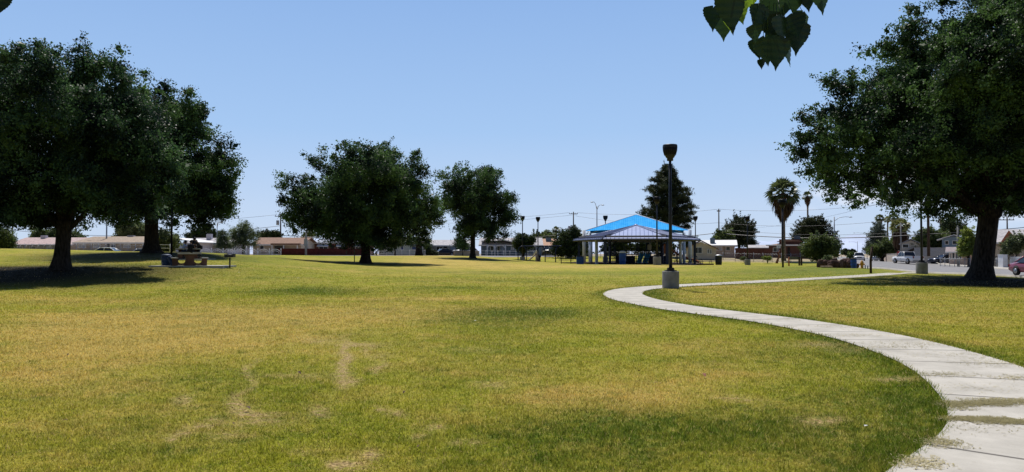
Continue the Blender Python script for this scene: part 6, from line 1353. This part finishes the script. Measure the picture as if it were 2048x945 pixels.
q=G(1098,134); q.z=mz(512,134); vh('parked_car','black car with bright roof seen through the swing frame','suv',q,R(80),blk)
# dark backdrop trees behind the playground
shrub('backdrop_tree','dark tree mass behind the left half of the pavilion',1232,142,[(1232,492,18),(1215,496,14),(1250,494,16),(1240,505,14),(1222,508,12)],M_leafD,7500,.3,71,'tree',1.5,.15,**kw)
shrub('backdrop_tree','dark tree mass behind the right half of the pavilion',1300,142,[(1300,490,20),(1280,496,15),(1322,494,17),(1340,500,13),(1290,507,12),(1318,508,12)],M_leafD,9000,.3,72,'tree',1.5,.15,**kw)
shrub('backdrop_tree','dark bush between the pine and the gabled pinkish wing',1385,140,[(1378,490,10),(1388,482,9),(1380,500,10),(1366,494,10)],M_leafD,3000,.26,73,'bush',1.0,.12,**kw)
# dry leaves and litter on the lawn
M_dl=mat('dry_leaf_brown',(.09,.045,.025),.8); M_dl2=mat('dry_leaf_red',(.3,.12,.07),.8); M_lit=mat('paper_white',(.75,.75,.72),.8)
rnd=random.Random(5)
for px,py,s_,m,lab in ((1409,757,.055,M_dl2,'curled reddish dry leaf right of centre on the near lawn'),(599,752,.045,M_dl,'dark dry leaf between the two bare streaks'),(495,824,.05,M_dl,'dark dry leaf on the left bare patch'),(472,749,.035,M_dl,'small dark leaf left of the bare streaks'),(129,850,.035,M_dl,'small dark leaf at lower left of the lawn'),(98,768,.03,M_dl,'tiny dark leaf on the left part of the lawn'),(136,715,.03,M_dl,'tiny dark leaf higher on the left part of the lawn'),(358,807,.035,M_dl,'small dark leaf on the small bare patch'),(700,731,.035,M_dl,'small dark leaf on the tall bare streak'),(468,856,.03,M_dl,'tiny dark leaf below the left bare patch'),(1278,748,.03,M_dl,'tiny dark leaf left of the reddish one'),(838,903,.03,M_dl,'tiny dark leaf near the bottom centre'),(808,792,.03,M_dl,'tiny dark leaf right of the bare streaks')):
    p=hit(px,py); V=[];k=9
    for i in range(k):
        u=i/(k-1); w=s_*.42*math.sin(math.pi*min(1,u*.95+.03))
        for q in (-1,0,1): V.append((s_*(u-.5)*1.6,q*w,.012+.35*w*abs(q)+s_*.25*math.sin(u*3+1)))
    mb=MB(); mb.add(V,[(i*3+j,i*3+j+1,(i+1)*3+j+1,(i+1)*3+j) for i in range(k-1) for j in range(2)],True); o_=mb.build('dry_leaf',m); o_.location=(p.x,p.y,p.z+.03); o_.rotation_euler=(rnd.uniform(-.3,.3),rnd.uniform(-.3,.3),rnd.uniform(0,6)); tag(o_,lab,'dry leaf','dry leaves scattered on the lawn')
for px,py,lab in ((951,645,'small white litter scrap on the mid lawn'),(597,558,'white scrap on the lawn left of the wide tree'),(479,547,'white scrap on the lawn right of the grill'),(1732,861,'tiny pale scrap on the lawn near the path')):
    p=hit(px,py); mb=MB(); s_=.018*max(1,p.y/12); mb.add([(-s_,-s_*.5,.02),(s_*.9,-s_*.6,.03),(s_,s_*.5,.02),(.1*s_,s_*.3,.03),(-s_*.8,s_*.6,.03)],[(0,1,3),(1,2,3),(2,4,3),(4,0,3)]); o_=mb.build('paper_scrap',M_lit); o_.location=(p.x,p.y,p.z+.02); tag(o_,lab,'paper scrap','white paper scraps on the lawn')
